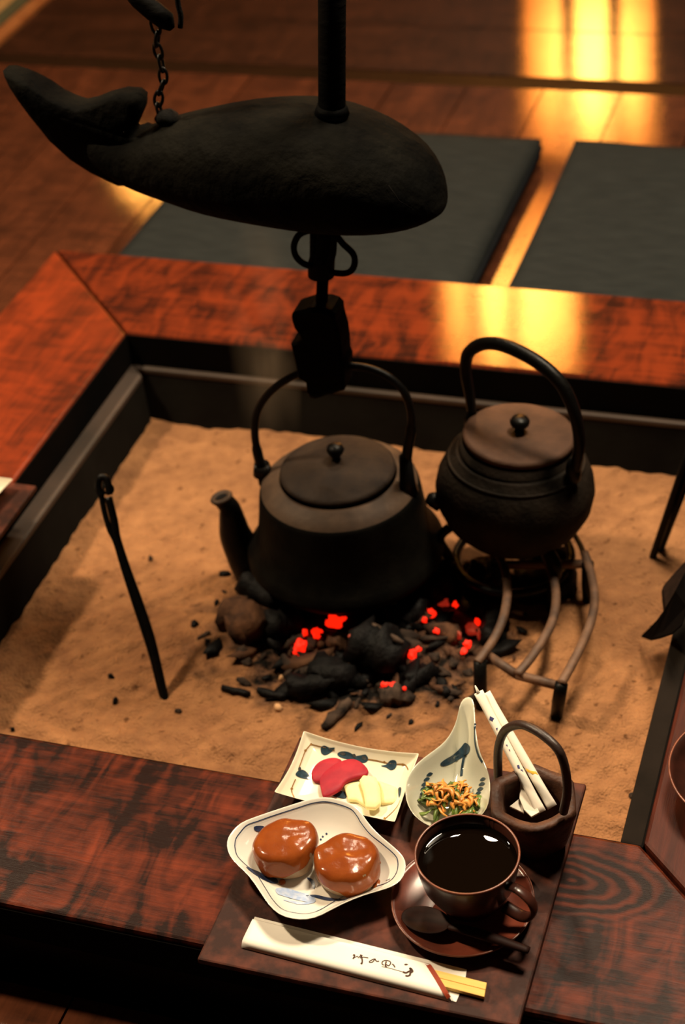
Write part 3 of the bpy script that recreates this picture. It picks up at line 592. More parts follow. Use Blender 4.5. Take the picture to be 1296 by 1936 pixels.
obj('tip', tube(bmesh.new(), [TP([(312, 1318)])[0], TP([(322, 1340)])[0], foot+Vector((0.001, 0, 0.003))], [0.004, 0.0055, 0.005], 8), IRONB, tg)
b0 = A(1232, 1062, -0.01)
fc = thing('fire_chopsticks', 'pair of long black iron fire chopsticks stuck in ash by right wall', 'fire tongs', b0)
for (a, b_), (c1, c2), r0 in (((1231, 1064), (1283, 915), 0.0042), ((1246, 1048), (1297, 912), 0.0042)):
    p0 = A(a, b_, -0.008); p1 = P(c1, c2, -0.02); obj('rod', tube(bmesh.new(), [p0, p0.lerp(p1, .1), p1, p1+(p1-p0)*0.9], [r0*0.8, r0, r0*1.15, r0*1.3], 10), IRONB, fc)
sv = thing('ash_shovel', 'dark pointed ash scraper leaning against the right liner wall', 'shovel', A(1240, 1198, 0))
out = [(1213, 1203), (1228, 1189), (1242, 1174), (1254, 1158), (1264, 1142), (1278, 1118), (1294, 1088), (1320, 1060), (1325, 1110), (1300, 1150), (1290, 1182), (1272, 1198), (1250, 1206), (1232, 1210)]
zz = lambda a: -0.112+0.092*max(0, min(1.4, (a-1215)/50.0))
bm = prism(bmesh.new(), [P(a, b_, zz(a)) for a, b_ in out], (0, 0, 0.0015)); obj('blade', bm, BLADEM, sv, bevel=0.0008)
out = [(1253, 1112), (1270, 1092), (1290, 1070), (1325, 1045), (1325, 1085), (1296, 1108), (1275, 1135), (1268, 1150), (1258, 1160), (1254, 1130)]
bm = prism(bmesh.new(), [P(a, b_, -0.045+0.04*(a-1253)/60.0) for a, b_ in out], (0.001, 0, 0.004)); obj('wooden_cheek', bm, SHOVM, sv, bevel=0.001)
p0 = P(1318, 1080, -0.022); obj('handle', tube(bmesh.new(), [p0+Vector((-0.006, 0, 0)), p0+Vector((0.05, 0.03, 0.07)), p0+Vector((0.12, 0.06, 0.14))], 0.007, 10), SHOVM, sv)
# ------------------------------------------------------------------ hanging pot hook with wooden fish
PY = 0.062
hk = thing('hanging_pot_hook', 'smoke-blackened hanging pot hook with big carved wooden fish crossbar', 'pot hook', V(620, 700, PY))
def V3(pl, Y=PY): return [V(a, b_, Y) for a, b_ in pl]
obj('pole', tube(bmesh.new(), V3([(629, -260), (628, 60), (628, 212), (626, 330)]), [0.0122, 0.0122, 0.0124, 0.0124], 20), BLACKW, hk)
# fish body lofted along the spine, px: (x, ycentre, half height px, half width m)
sec = [(842, 392, 8, 0.010), (836, 378, 28, 0.022), (820, 366, 50, 0.038), (790, 352, 75, 0.054), (740, 338, 96, 0.066), (680, 324, 111, 0.073), (610, 311, 119, 0.076), (540, 305, 116, 0.075), (470, 302, 109, 0.068), (400, 303, 97, 0.058), (345, 300, 83, 0.050), (300, 299, 70, 0.042), (250, 303, 50, 0.032), (200, 287, 38, 0.022), (165, 268, 34, 0.016)]
PXM = 1/1990.0
rings = []
for (a, yc, hh, wdt) in sec:
    c = V(a, yc, PY); n = 28; rg = []
    target = hh*PXM; hz = math.sqrt(max((target**2-(wdt*0.46)**2), (target*0.45)**2))/0.88
    for j in range(n):
        t = 2*PI*j/n; ct, s_ = math.cos(t), math.sin(t)
        e = 0.86
        rg.append(c+Vector((0, wdt*math.copysign(abs(ct)**e, ct), hz*math.copysign(abs(s_)**e, s_))))
    rings.append(rg)
bm = loops(bmesh.new(), rings)
fish = obj('wooden_fish', bm, FISHM, hk, sub=1)
tail = [(8, 127), (32, 134), (62, 150), (92, 171), (125, 186), (152, 194), (176, 189), (203, 178), (235, 170), (262, 172), (274, 182), (273, 204), (264, 226), (256, 244), (262, 252), (280, 246), (300, 252), (312, 290), (290, 345), (235, 346), (180, 320), (140, 294), (98, 256), (84, 238), (58, 206), (36, 176), (19, 150)]
o2 = [V(a, b_, PY) for a, b_ in tail]; cc = V(200, 240, PY)
def tring(s, dy): return [cc+(p-cc)*s+Vector((0, dy, 0)) for p in o2]
bm = loops(bmesh.new(), [tring(0.84, -0.016), tring(0.94, -0.013), tring(0.985, -0.006), tring(0.985, 0.006), tring(0.94, 0.013), tring(0.84, 0.016)])
tailo = obj('tail_fin', bm, FISHM, fish); 
obj('mouth_groove', tube(bmesh.new(), [V(a, b_, PY-0.075) for a, b_ in ((780, 395), (755, 380), (735, 350))], 0.0006, 6), BLACKW, fish)
c = V(785, 330, PY-0.062)
obj('collar', tube(bmesh.new(), V3([(628, 214), (628, 198)]), [0.016, 0.0135], 20), BLACKW, hk)
obj('socket', tube(bmesh.new(), V3([(617, 405), (615, 445), (610, 490)]), [0.014, 0.0125, 0.0105], 16), BLACKW, hk)
obj('socket_foot', tube(bmesh.new(), V3([(606, 482), (603, 498), (602, 522)]), [0.0095, 0.0105, 0.0100], 16), BLACKW, hk)
obj('hook_rod', tube(bmesh.new(), V3([(612, 500), (609, 560), (606, 640)]), 0.0058, 14), BLACKW, hk)
bo = [(355, 600), (358, 580), (375, 570), (440, 550), (470, 540), (555, 545), (600, 560), (625, 585), (630, 630), (655, 720), (665, 800), (668, 870), (682, 900), (680, 1050), (640, 1062), (560, 1085), (500, 1105), (470, 1100), (455, 1080), (445, 1010), (400, 985), (375, 870), (350, 765), (400, 752), (428, 742), (405, 690), (370, 645)]
o2 = [V(450+a/3.24, 400+b_/3.24, PY) for a, b_ in bo]; cc = sum(o2, Vector())/len(o2)
def hring(s, dy): return [cc+(p-cc)*s+Vector((0, dy, 0)) for p in o2]
obj('wooden_hook', loops(bmesh.new(), [hring(0.9, -0.017), hring(0.99, -0.013), hring(0.99, 0.013), hring(0.9, 0.017)]), BLACKW, hk, smooth=False)
obj('cord_loop', tube(bmesh.new(), cspline(V3([(605, 440), (588, 436), (566, 444), (556, 465), (561, 486), (578, 500), (597, 500), (604, 470)], PY-0.012), 5), 0.0032, 8, closed=True), ROPE, hk)
obj('cord_loop', tube(bmesh.new(), cspline(V3([(634, 447), (650, 462), (668, 480), (671, 498), (663, 513), (645, 517), (622, 510), (630, 480)], PY-0.012), 5), 0.0032, 8, closed=True), ROPE, hk)
obj('cord_wrap', tube(bmesh.new(), V3([(611, 440), (609, 520)]), [0.0125, 0.0120], 14), ROPE, hk)
bm = tube(bmesh.new(), V3([(225, -40), (262, 0), (290, 20), (315, 40), (326, 55)]), [0.006, 0.008, 0.0095, 0.009, 0.003], 12); obj('peg', bm, BLACKW, hk)
obj('loose_cord', tube(bmesh.new(), spline(V3([(337, -60), (336, 0), (342, 30), (341, 52)]), 5), 0.0026, 8), ROPE, hk)
ch = [(290, 38), (298, 62), (296, 85), (302, 108), (308, 132), (309, 155), (302, 176), (298, 198), (304, 218)]
cp = spline(V3(ch), 1)
for i in range(len(cp)-1):
    a, b_ = cp[i], cp[i+1]; mid = (a+b_)/2; d = (b_-a); Ln = d.length*0.66; d.normalize(); s = Vector((0, 1, 0)) if i % 2 else d.cross(Vector((0, 1, 0))).normalized()
    obj('chain_link', tube(bmesh.new(), [mid+d*Ln*math.cos(t*PI/8)+s*0.0040*math.sin(t*PI/8) for t in range(16)], 0.0016, 6, closed=True), IRONB, hk)
obj('ring_bolt', rock(bmesh.new(), V(316, 222, PY), (0.012, 0.012, 0.008), 9, rough=0.3), ROPE, hk)
# ------------------------------------------------------------------ floor cushions
def cushion(x0, x1, y0, y1, lab, seed):
    h = 0.042; c = thing('floor_cushion', lab, 'cushion', ((x0+x1)/2, (y0+y1)/2, FZ), None)
    bm = bmesh.new(); n = 28
    def pt(u, v, s):
        e = (1-abs(u)**8)*(1-abs(v)**8); pil = 0.72+0.28*(max(e, 0)**0.5)
        xx = (x0+x1)/2+(x1-x0)/2*u*(1-0.012*(1-v*v)); yy = (y0+y1)/2+(y1-y0)/2*v*(1-0.012*(1-u*u))
        z = FZ+h/2+s*h/2*pil+(0.0015*noise.noise(Vector((u*3, v*5, seed))) if s > 0 else 0)
        return Vector((xx, yy, z))
    top = [[bm.verts.new(pt(-1+2*i/n, -1+2*j/n, 1)) for j in range(n+1)] for i in range(n+1)]
    bot = [[bm.verts.new(pt(-1+2*i/n, -1+2*j/n, -1)) for j in range(n+1)] for i in range(n+1)]
    for i in range(n):
        for j in range(n):
            bm.faces.new((top[i][j], top[i+1][j], top[i+1][j+1], top[i][j+1])); bm.faces.new((bot[i][j+1], bot[i+1][j+1], bot[i+1][j], bot[i][j]))
    def side(a, b_): bm.faces.new((a[0], a[1], b_[1], b_[0]))
    for i in range(n):
        side((top[i+1][0], top[i][0]), (bot[i+1][0], bot[i][0])); side((top[i][n], top[i+1][n]), (bot[i][n], bot[i+1][n]))
        side((top[0][i], top[0][i+1]), (bot[0][i], bot[0][i+1])); side((top[n][i+1], top[n][i]), (bot[n][i+1], bot[n][i]))
    bmesh.ops.remove_doubles(bm, verts=bm.verts, dist=1e-5)
    obj('cover', bm, CUSH, c)
    z = FZ+h/2; r_ = [Vector((x0, y0, z)), Vector((x1, y0, z)), Vector((x1, y1, z)), Vector((x0, y1, z))]
    pts = [r_[i].lerp(r_[(i+1) % 4], t/8) for i in range(4) for t in range(8)]
    obj('edge_piping', tube(bmesh.new(), pts, 0.0035, 6, closed=True), CUSHD, c)
cushion(-0.520, -0.014, 0.535, 1.035, 'indigo floor cushion behind the hearth, the one under the hanging fish', 1)
cushion(0.037, 0.545, 0.535, 1.037, 'indigo floor cushion behind the hearth at right, cut by the photo edge', 2)
# ------------------------------------------------------------------ serving tray
TZ = 0.0075
def tray(x0, x1, y0, y1, lab):
    t = thing('serving_tray', lab, 'tray', ((x0+x1)/2, (y0+y1)/2, 0.0))
    obj('board', box(bmesh.new(), x0, x1, y0, y1, 0.0015, TZ), TRAYM, t, smooth=False, bevel=0.0018)
    for a, b_ in ((x0+0.04, 1), (x1-0.05, 1)): obj('foot_batten', box(bmesh.new(), a, a+0.012, y0+0.06, y1-0.07, 0.0, 0.0015), TRAYM, t, smooth=False)
    return t
tray(0.064, 0.323, -0.540, -0.288, 'dark red lacquer tray with the food, across the front of the hearth')
tray(-0.604, -0.344, -0.240, 0.013, 'dark red lacquer tray on the left side of the hearth, cut by the photo edge')
# diamond plate
def C1(l): return [(400+a/3.086, 1360+b_/3.086) for a, b_ in l]
ol = C1([(85, 735), (92, 690), (118, 650), (165, 600), (240, 572), (330, 540), (500, 485), (580, 460), (660, 448), (740, 460), (835, 495), (880, 545), (900, 580), (960, 655), (1040, 720), (1105, 775), (1138, 820), (1138, 885), (1110, 940), (1060, 975), (980, 1000), (900, 1020), (760, 1075), (640, 1145), (560, 1170), (470, 1165), (390, 1140), (330, 1080), (285, 1010), (220, 910), (150, 850), (100, 795)])
PH = TZ+0.026
plate = thing('diamond_plate', 'white diamond-shaped porcelain plate with blue edge line holding two sauced cakes', 'plate', P(600, 1625, TZ))
o3 = [P(a, b_, PH) for a, b_ in ol]; pc = sum(o3, Vector())/len(o3)
pl = obj('dish', dish(o3, PH-TZ, 0.004, TZ, c=pc, inner=(0.965, 0.80, 0.60), zi=0.42, foot=0.5, outb=0.80), PORC, plate, sub=1)
pt_ = Painter(pl, plate)
cpx = sum((Vector((a, b_, 0)) for a, b_ in ol), Vector())/len(ol)
bm = bmesh.new(); ring = [(cpx+(Vector((a, b_, 0))-cpx)*0.905) for a, b_ in ol]; ring = ring+[ring[0]]
pt_.stroke(bm, [(q.x, q.y) for q in ring], 0.0009); obj('blue_edge_line', bm, COBALT, plate)
bm = bmesh.new()
pt_.blob(bm, C1([(250, 625), (300, 622), (318, 640), (290, 655), (255, 650)])); pt_.blob(bm, C1([(200, 862), (250, 880), (330, 915), (380, 930), (385, 958), (330, 950), (250, 905)]))
pt_.stroke(bm, C1([(535, 1035), (600, 1032), (680, 1050), (770, 1055), (800, 1045)]), taper(0.0035)); pt_.stroke(bm, C1([(560, 925), (590, 950), (600, 990)]), taper(0.003))
for a, b_ in ((672, 668), (650, 685), (638, 702)): pt_.blob(bm, C1([(a-6, b_), (a, b_-6), (a+7, b_), (a, b_+6)]))
pt_.stroke(bm, C1([(1020, 942), (1045, 932)]), 0.0006); obj('cobalt_brushwork', bm, COBALT, plate)
bm = bmesh.new(); pt_.blob(bm, C1([(375, 990), (430, 985), (520, 1010), (600, 1040), (600, 1070), (520, 1060), (410, 1030), (380, 1015)])); pt_.stroke(bm, C1([(420, 1055), (520, 1075), (600, 1070)]), taper(0.003)); obj('pale_wash', bm, COBALTP, plate)
# two cakes
def cake(px, py, r, h, seed, lab, drips):
    c = P(px, py, TZ+0.004+h*0.62); c.z = TZ+0.0045
    t = thing('sauced_cake', lab, 'cake', c)
    def prof(s, z0=0.0): return [(0, z0), (r*0.80*s, z0), (r*0.95*s, h*0.12), (r*1.0*s, h*0.40), (r*0.99*s, h*0.68), (r*0.94*s, h*0.90), (r*0.78*s, h*0.985), (r*0.35*s, h*1.0), (0, h*1.0)]
    bm = lathe(bmesh.new(), prof(1.0), c, 40)
    for v in bm.verts:
        q = v.co-c; v.co += Vector((q.x, q.y, 0))*0.16*noise.noise(q*38+Vector((seed, 0, 0)))
    obj('cake_body', bm, BUNM, t, sub=1)
    bm = bmesh.new(); n = 48; rows = [(1.0, 0.40), (0.99, 0.68), (0.94, 0.90), (0.78, 0.985), (0.35, 1.0)]
    rings = []
    low = [0.44+0.34*noise.noise(Vector((math.cos(2*PI*j/n)*1.6, math.sin(2*PI*j/n)*1.6, seed*1.3))) for j in range(n)]
    for j in range(n):
        an = 2*PI*j/n
        for da in drips:
            dd = abs((an-da+PI) % (2*PI)-PI)
            if dd < 0.35: low[j] -= 0.24*math.cos(dd/0.35*PI/2)
    low = [max(0.03, v) for v in low]
    def pp(j, rs, hs, th):
        an = 2*PI*j/n; q = Vector((math.cos(an)*r*rs, math.sin(an)*r*rs, h*hs)); q += Vector((q.x, q.y, 0))*0.16*noise.noise(q*38+Vector((seed, 0, 0)))
        nn = Vector((q.x*0.7, q.y*0.7, max(0, hs-0.35)*0.02)).normalized(); bu = 0.0026*noise.noise(q*75+Vector((0, seed, 0)))
        return c+q+nn*(th+bu*(th > 0.0005))
    rows += [(0.2, 1.0), (0.08, 1.0)]
    rings.append([pp(j, 0.985, low[j], 0.0) for j in range(n)])
    rings.append([pp(j, 0.995, low[j]+0.02, 0.0012) for j in range(n)])
    rings.append([pp(j, 1.0, low[j]*0.4+0.55*0.6, 0.0016) for j in range(n)])
    for rs, hs in rows[1:]: rings.append([pp(j, rs, hs, 0.0014) for j in range(n)])
    loops(bm, rings, cap0=False); obj('sauce_glaze', bm, SAUCE, t, sub=1)
    return t, c
t1, c1_ = cake(542, 1600, 0.0256, 0.0255, 3, 'left brown-glazed rice cake on the diamond plate', (4.3, 3.3))
t2, c2_ = cake(653, 1632, 0.0260, 0.0255, 8, 'right brown-glazed rice cake on the diamond plate', (5.2, 0.1))
for k, (a, b_, sx, sy) in enumerate(((716, 1630, 0.0028, 0.003), (712, 1672, 0.004, 0.0055), (534, 1668, 0.003, 0.0035))):
    h = pt_.hit(a, b_)
    if h: obj('sauce_drip', rock(bmesh.new(), h[0], (sx, sy, 0.0014), k+5, rough=0.2), SAUCE, t2 if k < 2 else t1)
# square pickle dish
def bend(p0, p1, amt, n=6):
    p0 = Vector((*p0, 0)); p1 = Vector((*p1, 0)); d = p1-p0; nn = Vector((-d.y, d.x, 0)).normalized()
    return [((p0+d*t)+nn*amt*math.sin(PI*t)).xy for t in [0, 0.025]+[i/n for i in range(1, n)]+[0.975]]
K = [(575, 1387), (794, 1430), (748, 1560), (519, 1503)]
ol = bend(K[0], K[1], 4)+bend(K[1], K[2], 3)+bend(K[2], K[3], 3)+bend(K[3], K[0], 4)
pd = thing('square_dish', 'cream square dish with brown line and dark blue gourd motifs, behind the diamond plate', 'dish', P(655, 1475, TZ))
SHH = 0.014
def cornz(p):
    d = min((Vector((p.x, p.y, 0))-Vector((q.x, q.y, 0))).length for q in [P(*k_, TZ+SHH) for k_ in K]); return 0.004*math.exp(-d/0.02)
o3 = [P(a, b_, TZ+SHH) for a, b_ in ol]
pk = obj('dish', dish(o3, SHH, 0.0045, TZ, inner=(0.97, 0.88, 0.74), zi=0.25, foot=0.6, outb=0.86, zf=cornz), CREAM, pd, sub=1)
pp_ = Painter(pk, pd)
bm = bmesh.new()
for l in ([(580, 145), (640, 160), (720, 182)], [(905, 232), (960, 240), (1010, 252), (1060, 262), (1120, 262), (1140, 275), (1150, 295)], [(580, 145), (548, 185), (530, 230), (508, 290)], [(490, 350), (468, 405), (475, 440), (495, 475)], [(1105, 470), (1085, 510), (1055, 545), (1010, 585)], [(985, 482), (1060, 487)]): pp_.stroke(bm, C1(l), 0.0010)
for a, b_ in ((582, 146), (548, 183), (1010, 250), (1118, 264), (468, 405), (490, 470), (1012, 580)): pp_.blob(bm, C1([(a-8, b_), (a, b_-8), (a+8, b_), (a, b_+8)]))
obj('brown_line', bm, GOLDM, pd)
for l in ([(640, 165), (660, 152), (690, 165), (722, 165), (705, 185), (685, 202), (660, 210), (642, 198)], [(990, 272), (1020, 265), (1045, 240), (1075, 240), (1082, 265), (1070, 290), (1045, 297), (1020, 282)], [(935, 545), (965, 540), (1005, 535), (990, 575), (965, 590), (942, 580)], [(512, 487), (535, 455), (555, 445), (570, 465), (545, 480)], [(705, 445), (740, 420), (780, 425), (785, 462), (740, 458)], [(1092, 405), (1110, 400), (1105, 440), (1095, 455)], [(490, 325), (510, 298), (545, 300), (580, 340), (575, 352), (530, 345)], [(735, 205), (755, 188), (800, 190), (850, 215), (900, 205), (915, 235), (890, 255), (830, 240), (760, 225)]):
    bm = bmesh.new(); pp_.blob(bm, C1(l)); obj('gourd_motif', bm, INDIGO, pd)
pp_.off = 0.0007; bm = bmesh.new()
for l in ([(752, 198), (775, 192), (785, 205), (765, 212)], [(825, 205), (840, 202), (845, 222), (830, 225)], [(885, 215), (905, 222), (900, 240), (880, 232)], [(505, 285), (518, 280), (522, 298), (508, 302)]): pp_.blob(bm, C1(l))
obj('highlight_dots', bm, SILVER, pd)  # bright dots paint the highlights on the blue motifs
def slab(l, base, th, m, name, lab, cat, tilt=0.0, grp=None, flat=False):
    pts = [Vector((*q, 0)) for q in C1(l)]; pts = cspline(pts, 4) if not flat else [pts[i].lerp(pts[(i+1) % len(pts)], t) for i in range(len(pts)) for t in (0.06, 0.5, 0.94)]; top = [P(q.x, q.y, base+th) for q in pts]; c = sum(top, Vector())/len(top)
    def rg(s, z): return [Vector((c.x+(p.x-c.x)*s, c.y+(p.y-c.y)*s, base+z+tilt*(p.x-c.x))) for p in top]
    bm = loops(bmesh.new(), [rg(0.93, 0), rg(1.0, th*0.3), rg(1.0, th*0.75), rg(0.95, th), rg(0.5, th*1.12)])
    return tag(obj(name, bm, m, loc=Vector((c.x, c.y, base))), lab, cat, grp)
FD = TZ+0.0048
slab([(583, 320), (595, 280), (630, 245), (680, 225), (730, 222), (760, 240), (735, 290), (700, 330), (650, 355), (600, 355)], FD, 0.004, PINK, 'pickled_radish_slice', 'pink pickled radish slice underneath, on the left of the square dish', 'pickle')
slab([(632, 345), (660, 300), (710, 262), (770, 235), (830, 228), (880, 252), (915, 295), (900, 325), (840, 340), (785, 362), (755, 400), (705, 430), (655, 445), (638, 400)], FD+0.004, 0.004, PINK, 'pickled_radish_slice', 'larger pink pickled radish slice lying on top of the other', 'pickle', 0.02)
slab([(965, 350), (1085, 395), (1085, 470), (1060, 484), (990, 489), (978, 400)], FD, 0.004, YELL, 'yellow_pickle_slice', 'pale yellow pickle slice at the right end of the square dish', 'pickle', flat=True)
slab([(768, 375), (865, 358), (905, 440), (905, 506), (850, 470), (800, 466)], FD, 0.0042, YELL, 'yellow_pickle_slice', 'pale yellow pickle slice touching the pink one', 'pickle', flat=True)
slab([(862, 352), (885, 322), (960, 332), (985, 400), (990, 485), (955, 514), (900, 510), (888, 430)], FD+0.0046, 0.0050, YELL, 'yellow_pickle_slice', 'topmost pale yellow pickle slice, in the middle of the three', 'pickle', flat=True)
# spoon-shaped dish
def C2(l): return [(720+a/3.24, 1270+b_/3.24) for a, b_ in l]
ol = C2([(148, 700), (165, 640), (205, 580), (262, 535), (330, 495), (400, 452), (445, 400), (475, 345), (488, 285), (510, 250), (545, 240), (575, 250), (582, 300), (585, 370), (592, 440), (610, 510), (638, 560), (662, 610), (675, 680), (672, 770), (655, 840), (610, 890), (540, 925), (450, 945), (370, 960), (300, 948), (230, 905), (180, 850), (152, 780)])
LH = 0.027
ld = thing('spoon_shaped_dish', 'pale grey spoon-shaped dish with blue brush marks and greens inside', 'dish', P(848, 1500, TZ))
o3 = [P(a, b_, TZ+LH) for a, b_ in ol]; lc = P(846, 1512, TZ+LH)
def hz_(p):
    q = Vector((p.x-lc.x, p.y-lc.y)); return 0.012*max(0, (q.length-0.045)/0.04)
dl = obj('dish', dish(o3, LH, 0.005, TZ, c=lc, inner=(0.955, 0.80, 0.52), zi=0.42, foot=0.38, outb=0.80, zf=hz_), PORCG, ld, sub=1)
pd_ = Painter(dl, ld); bm = bmesh.new()
pd_.blob(bm, C2([(365, 565), (390, 540), (440, 510), (490, 465), (520, 435), (550, 460), (540, 500), (500, 525), (440, 560), (385, 580)])); pd_.stroke(bm, C2([(520, 490), (505, 560), (495, 640)]), 0.0024)
for a, b_, s in ((300, 630, 1), (282, 660, 1), (268, 690, 1), (262, 718, 1), (255, 745, .8), (628, 660, .9), (622, 690, 1), (612, 720, 1), (600, 745, .9), (270, 765, .5)): pd_.blob(bm, C2([(a-20*s, b_+6), (a, b_-14*s), (a+20*s, b_-6), (a, b_+10*s)]))
obj('blue_brush_marks', bm, INDIGO, ld)
bm = bmesh.new(); pd_.stroke(bm, C2([(582, 300), (578, 370), (582, 440), (600, 510), (625, 555)]), 0.0022); obj('blue_edge_stroke', bm, INDIGO, ld)
# greens in the spoon dish
gb = bmesh.new(); rg = random.Random(3); gc = P(850, 1512, TZ+0.014)
def leafstrip(bm, c, L_, w_, ang, lift, r):
    u = Vector((math.cos(ang), math.sin(ang), 0)); s = Vector((-u.y, u.x, 0)); rings = []
    for i in range(7):
        t = i/6-0.5; q = c+u*L_*t+Vector((0, 0, lift*math.cos(t*PI)))+s*w_*0.8*math.sin(t*5+r); ww = w_*(0.35+0.65*math.cos(t*PI)); tw = math.sin(t*4+r*3)*0.7
        sv_ = (s*math.cos(tw)+Vector((0, 0, 1))*math.sin(tw)); nn = sv_.cross(u)
        rings.append([q-sv_*ww, q+nn*0.0007, q+sv_*ww, q-nn*0.0007])
    loops(bm, rings)
for i in range(60):
    a = rg.uniform(0, 2*PI); rr = 0.0235*math.sqrt(rg.random()); c = Vector((gc.x+rr*1.15*math.cos(a), gc.y-0.001+rr*0.8*math.sin(a), TZ+0.009+0.014*(1-rr/0.024)+rg.uniform(-.002, .003)))
    leafstrip(gb, c, rg.uniform(0.010, 0.020), rg.uniform(0.002, 0.004), rg.uniform(0, 2*PI), 0.003, rg.random()*6)
tag(obj('boiled_greens', gb, GREEN, loc=Vector((gc.x, gc.y, TZ+0.005))), 'heap of boiled green leaves in the spoon-shaped dish', 'greens', kind='stuff')
gb = bmesh.new()
for i in range(46):
    a = rg.uniform(0, 2*PI); rr = 0.0215*math.sqrt(rg.random()); c = Vector((gc.x+rr*1.1*math.cos(a), gc.y-0.001+rr*0.8*math.sin(a), TZ+0.0135+0.014*(1-rr/0.024)+rg.uniform(-.001, .003)))
    leafstrip(gb, c, rg.uniform(0.008, 0.016), rg.uniform(0.0016, 0.0030), rg.choice((1.2, 1.6, 0.4, 2.6))+rg.uniform(-.4, .4), 0.002, rg.random()*6)
tag(obj('orange_shreds', gb, ORNG, loc=Vector((gc.x, gc.y, TZ+0.015))), 'orange shreds sprinkled on top of the boiled greens', 'garnish', kind='stuff')
# ------------------------------------------------------------------ cup, coffee, saucer, spoon
sc_ = Vector((0.2550, -0.4420, TZ))
sa = thing('saucer', 'reddish-brown glazed saucer under the coffee cup', 'saucer', sc_)
obj('dish', lathe(bmesh.new(), [(0, 0.002), (0.026, 0.002), (0.028, 0), (0.031, 0.0015), (0.045, 0.0045), (0.0550, 0.0090), (0.0565, 0.0110), (0.0555, 0.0118), (0.0535, 0.0102), (0.044, 0.0062), (0.030, 0.0042), (0.024, 0.0040), (0, 0.0040)], sc_, 64), SAUCM, sa)
obj('worn_edge', tube(bmesh.new(), [sc_+Vector((0.0562*math.cos(2*PI*i/72), 0.0562*math.sin(2*PI*i/72), 0.0116)) for i in range(72)], 0.0008, 6, closed=True), RIMM, sa)
cc_ = P(884, 1616, 0.066); cc_.z = TZ+0.0045
cp_ = thing('coffee_cup', 'round dark brown glazed cup full of black coffee', 'cup', cc_)
H = 0.0555
obj('bowl', lathe(bmesh.new(), [(0, 0.003), (0.018, 0.003), (0.020, 0), (0.0225, 0.001), (0.0235, 0.005), (0.030, 0.014), (0.0365, 0.027), (0.0395, 0.042), (0.0408, H-0.002), (0.0408, H), (0.0398, H), (0.0385, 0.042), (0.035, 0.028), (0.028, 0.016), (0.018, 0.009), (0, 0.008)], cc_, 64), CUPM, cp_)
obj('worn_rim', tube(bmesh.new(), [cc_+Vector((0.0404*math.cos(2*PI*i/72), 0.0404*math.sin(2*PI*i/72), H)) for i in range(72)], 0.0010, 6, closed=True), RIMM, cp_)
obj('coffee', lathe(bmesh.new(), [(0.0386, 0.0466), (0.0380, 0.0455), (0.0370, 0.0450), (0.0358, 0.0449), (0.0350, 0.0449), (0.030, 0.0449), (0.015, 0.0449), (0, 0.0449)], cc_, 64), COFFEE, cp_)
ha = math.radians(-22); u = Vector((math.cos(ha), math.sin(ha), 0))
hp = spline([cc_+u*0.037+Vector((0, 0, 0.043)), cc_+u*0.048+Vector((0, 0, 0.046)), cc_+u*0.060+Vector((0, 0, 0.040)), cc_+u*0.062+Vector((0, 0, 0.028)), cc_+u*0.052+Vector((0, 0, 0.017)), cc_+u*0.034+Vector((0, 0, 0.017))], 5)
obj('handle', tube(bmesh.new(), hp, 0.0052, 12, flat=0.42, ref=(0.4, 0, 1)), CUPM, cp_)
spn = thing('coffee_spoon', 'dark wooden spoon lying across the front of the saucer', 'spoon', P(820, 1745, TZ+0.010))
bc = P(806, 1742, TZ+0.0115); hd = (P(1001, 1796, TZ+0.017)-bc).normalized(); sd_ = Vector((-hd.y, hd.x, 0)).normalized()
rings = []
for r_, z in ((0.15, -0.0022), (0.7, -0.0016), (0.97, 0.0008), (1.0, 0.0022), (0.95, 0.0024), (0.7, 0.0002), (0.15, -0.0006)):
    rings.append([bc+hd*0.0205*r_*math.cos(2*PI*i/28)+sd_*0.0130*r_*math.sin(2*PI*i/28)+Vector((0, 0, z)) for i in range(28)])
obj('spoon_bowl', loops(bmesh.new(), rings), SPOONM, spn)
e0 = P(1001, 1797, TZ+0.017)
hps = spline([bc+hd*0.019+Vector((0, 0, 0.001)), bc+hd*0.034+Vector((0, 0, 0.003)), bc.lerp(e0, 0.68)+Vector((0, 0, 0.0025)), e0], 6); n = len(hps)
obj('spoon_handle', tube(bmesh.new(), hps, [0.0030+0.0016*math.sin(PI*i/n) for i in range(n)], 10, flat=0.55, ref=(0, 0, 1)), SPOONM, spn)
# ------------------------------------------------------------------ hexagonal pot with handle and packets
BC = Vector((0.293, -0.356, TZ)); BHt = 0.047
bk = thing('hexagonal_pot', 'small dark brown hexagonal pot with arched handle, holding sugar sticks', 'pot', BC)
def hexr(r, z, soft=0.12, rot=0.25, n=36):
    out = []
    for i in range(n):
        a = 2*PI*i/n; k_ = (a+rot) % (PI/3)-PI/6; rr = r*(math.cos(PI/6)/math.cos(k_)*(1-soft)+soft*0.93)/0.93
        out.append(BC+Vector((rr*math.cos(a), rr*math.sin(a), z+(0.0008*math.cos(6*(a+rot)) if z > 0.04 else 0))))
    return out
obj('body', loops(bmesh.new(), [hexr(0.010, 0.001), hexr(0.024, 0), hexr(0.0275, 0.003), hexr(0.031, 0.016), hexr(0.0345, 0.034), hexr(0.0365, BHt-0.006), hexr(0.0365, BHt-0.001), hexr(0.0350, BHt+0.001), hexr(0.0275, BHt), hexr(0.0262, BHt-0.003), hexr(0.0255, 0.03), hexr(0.022, 0.006), hexr(0.01, 0.005)]), BASKM, bk)
q = [(949, 1530), (944, 1492), (942, 1450), (943, 1415), (950, 1390), (962, 1376), (985, 1370), (1010, 1379), (1035, 1396), (1055, 1416), (1066, 1440), (1072, 1470), (1073, 1500), (1066, 1535)]
A0 = Vector((0.262, -0.335)); A1 = Vector((0.321, -0.372))
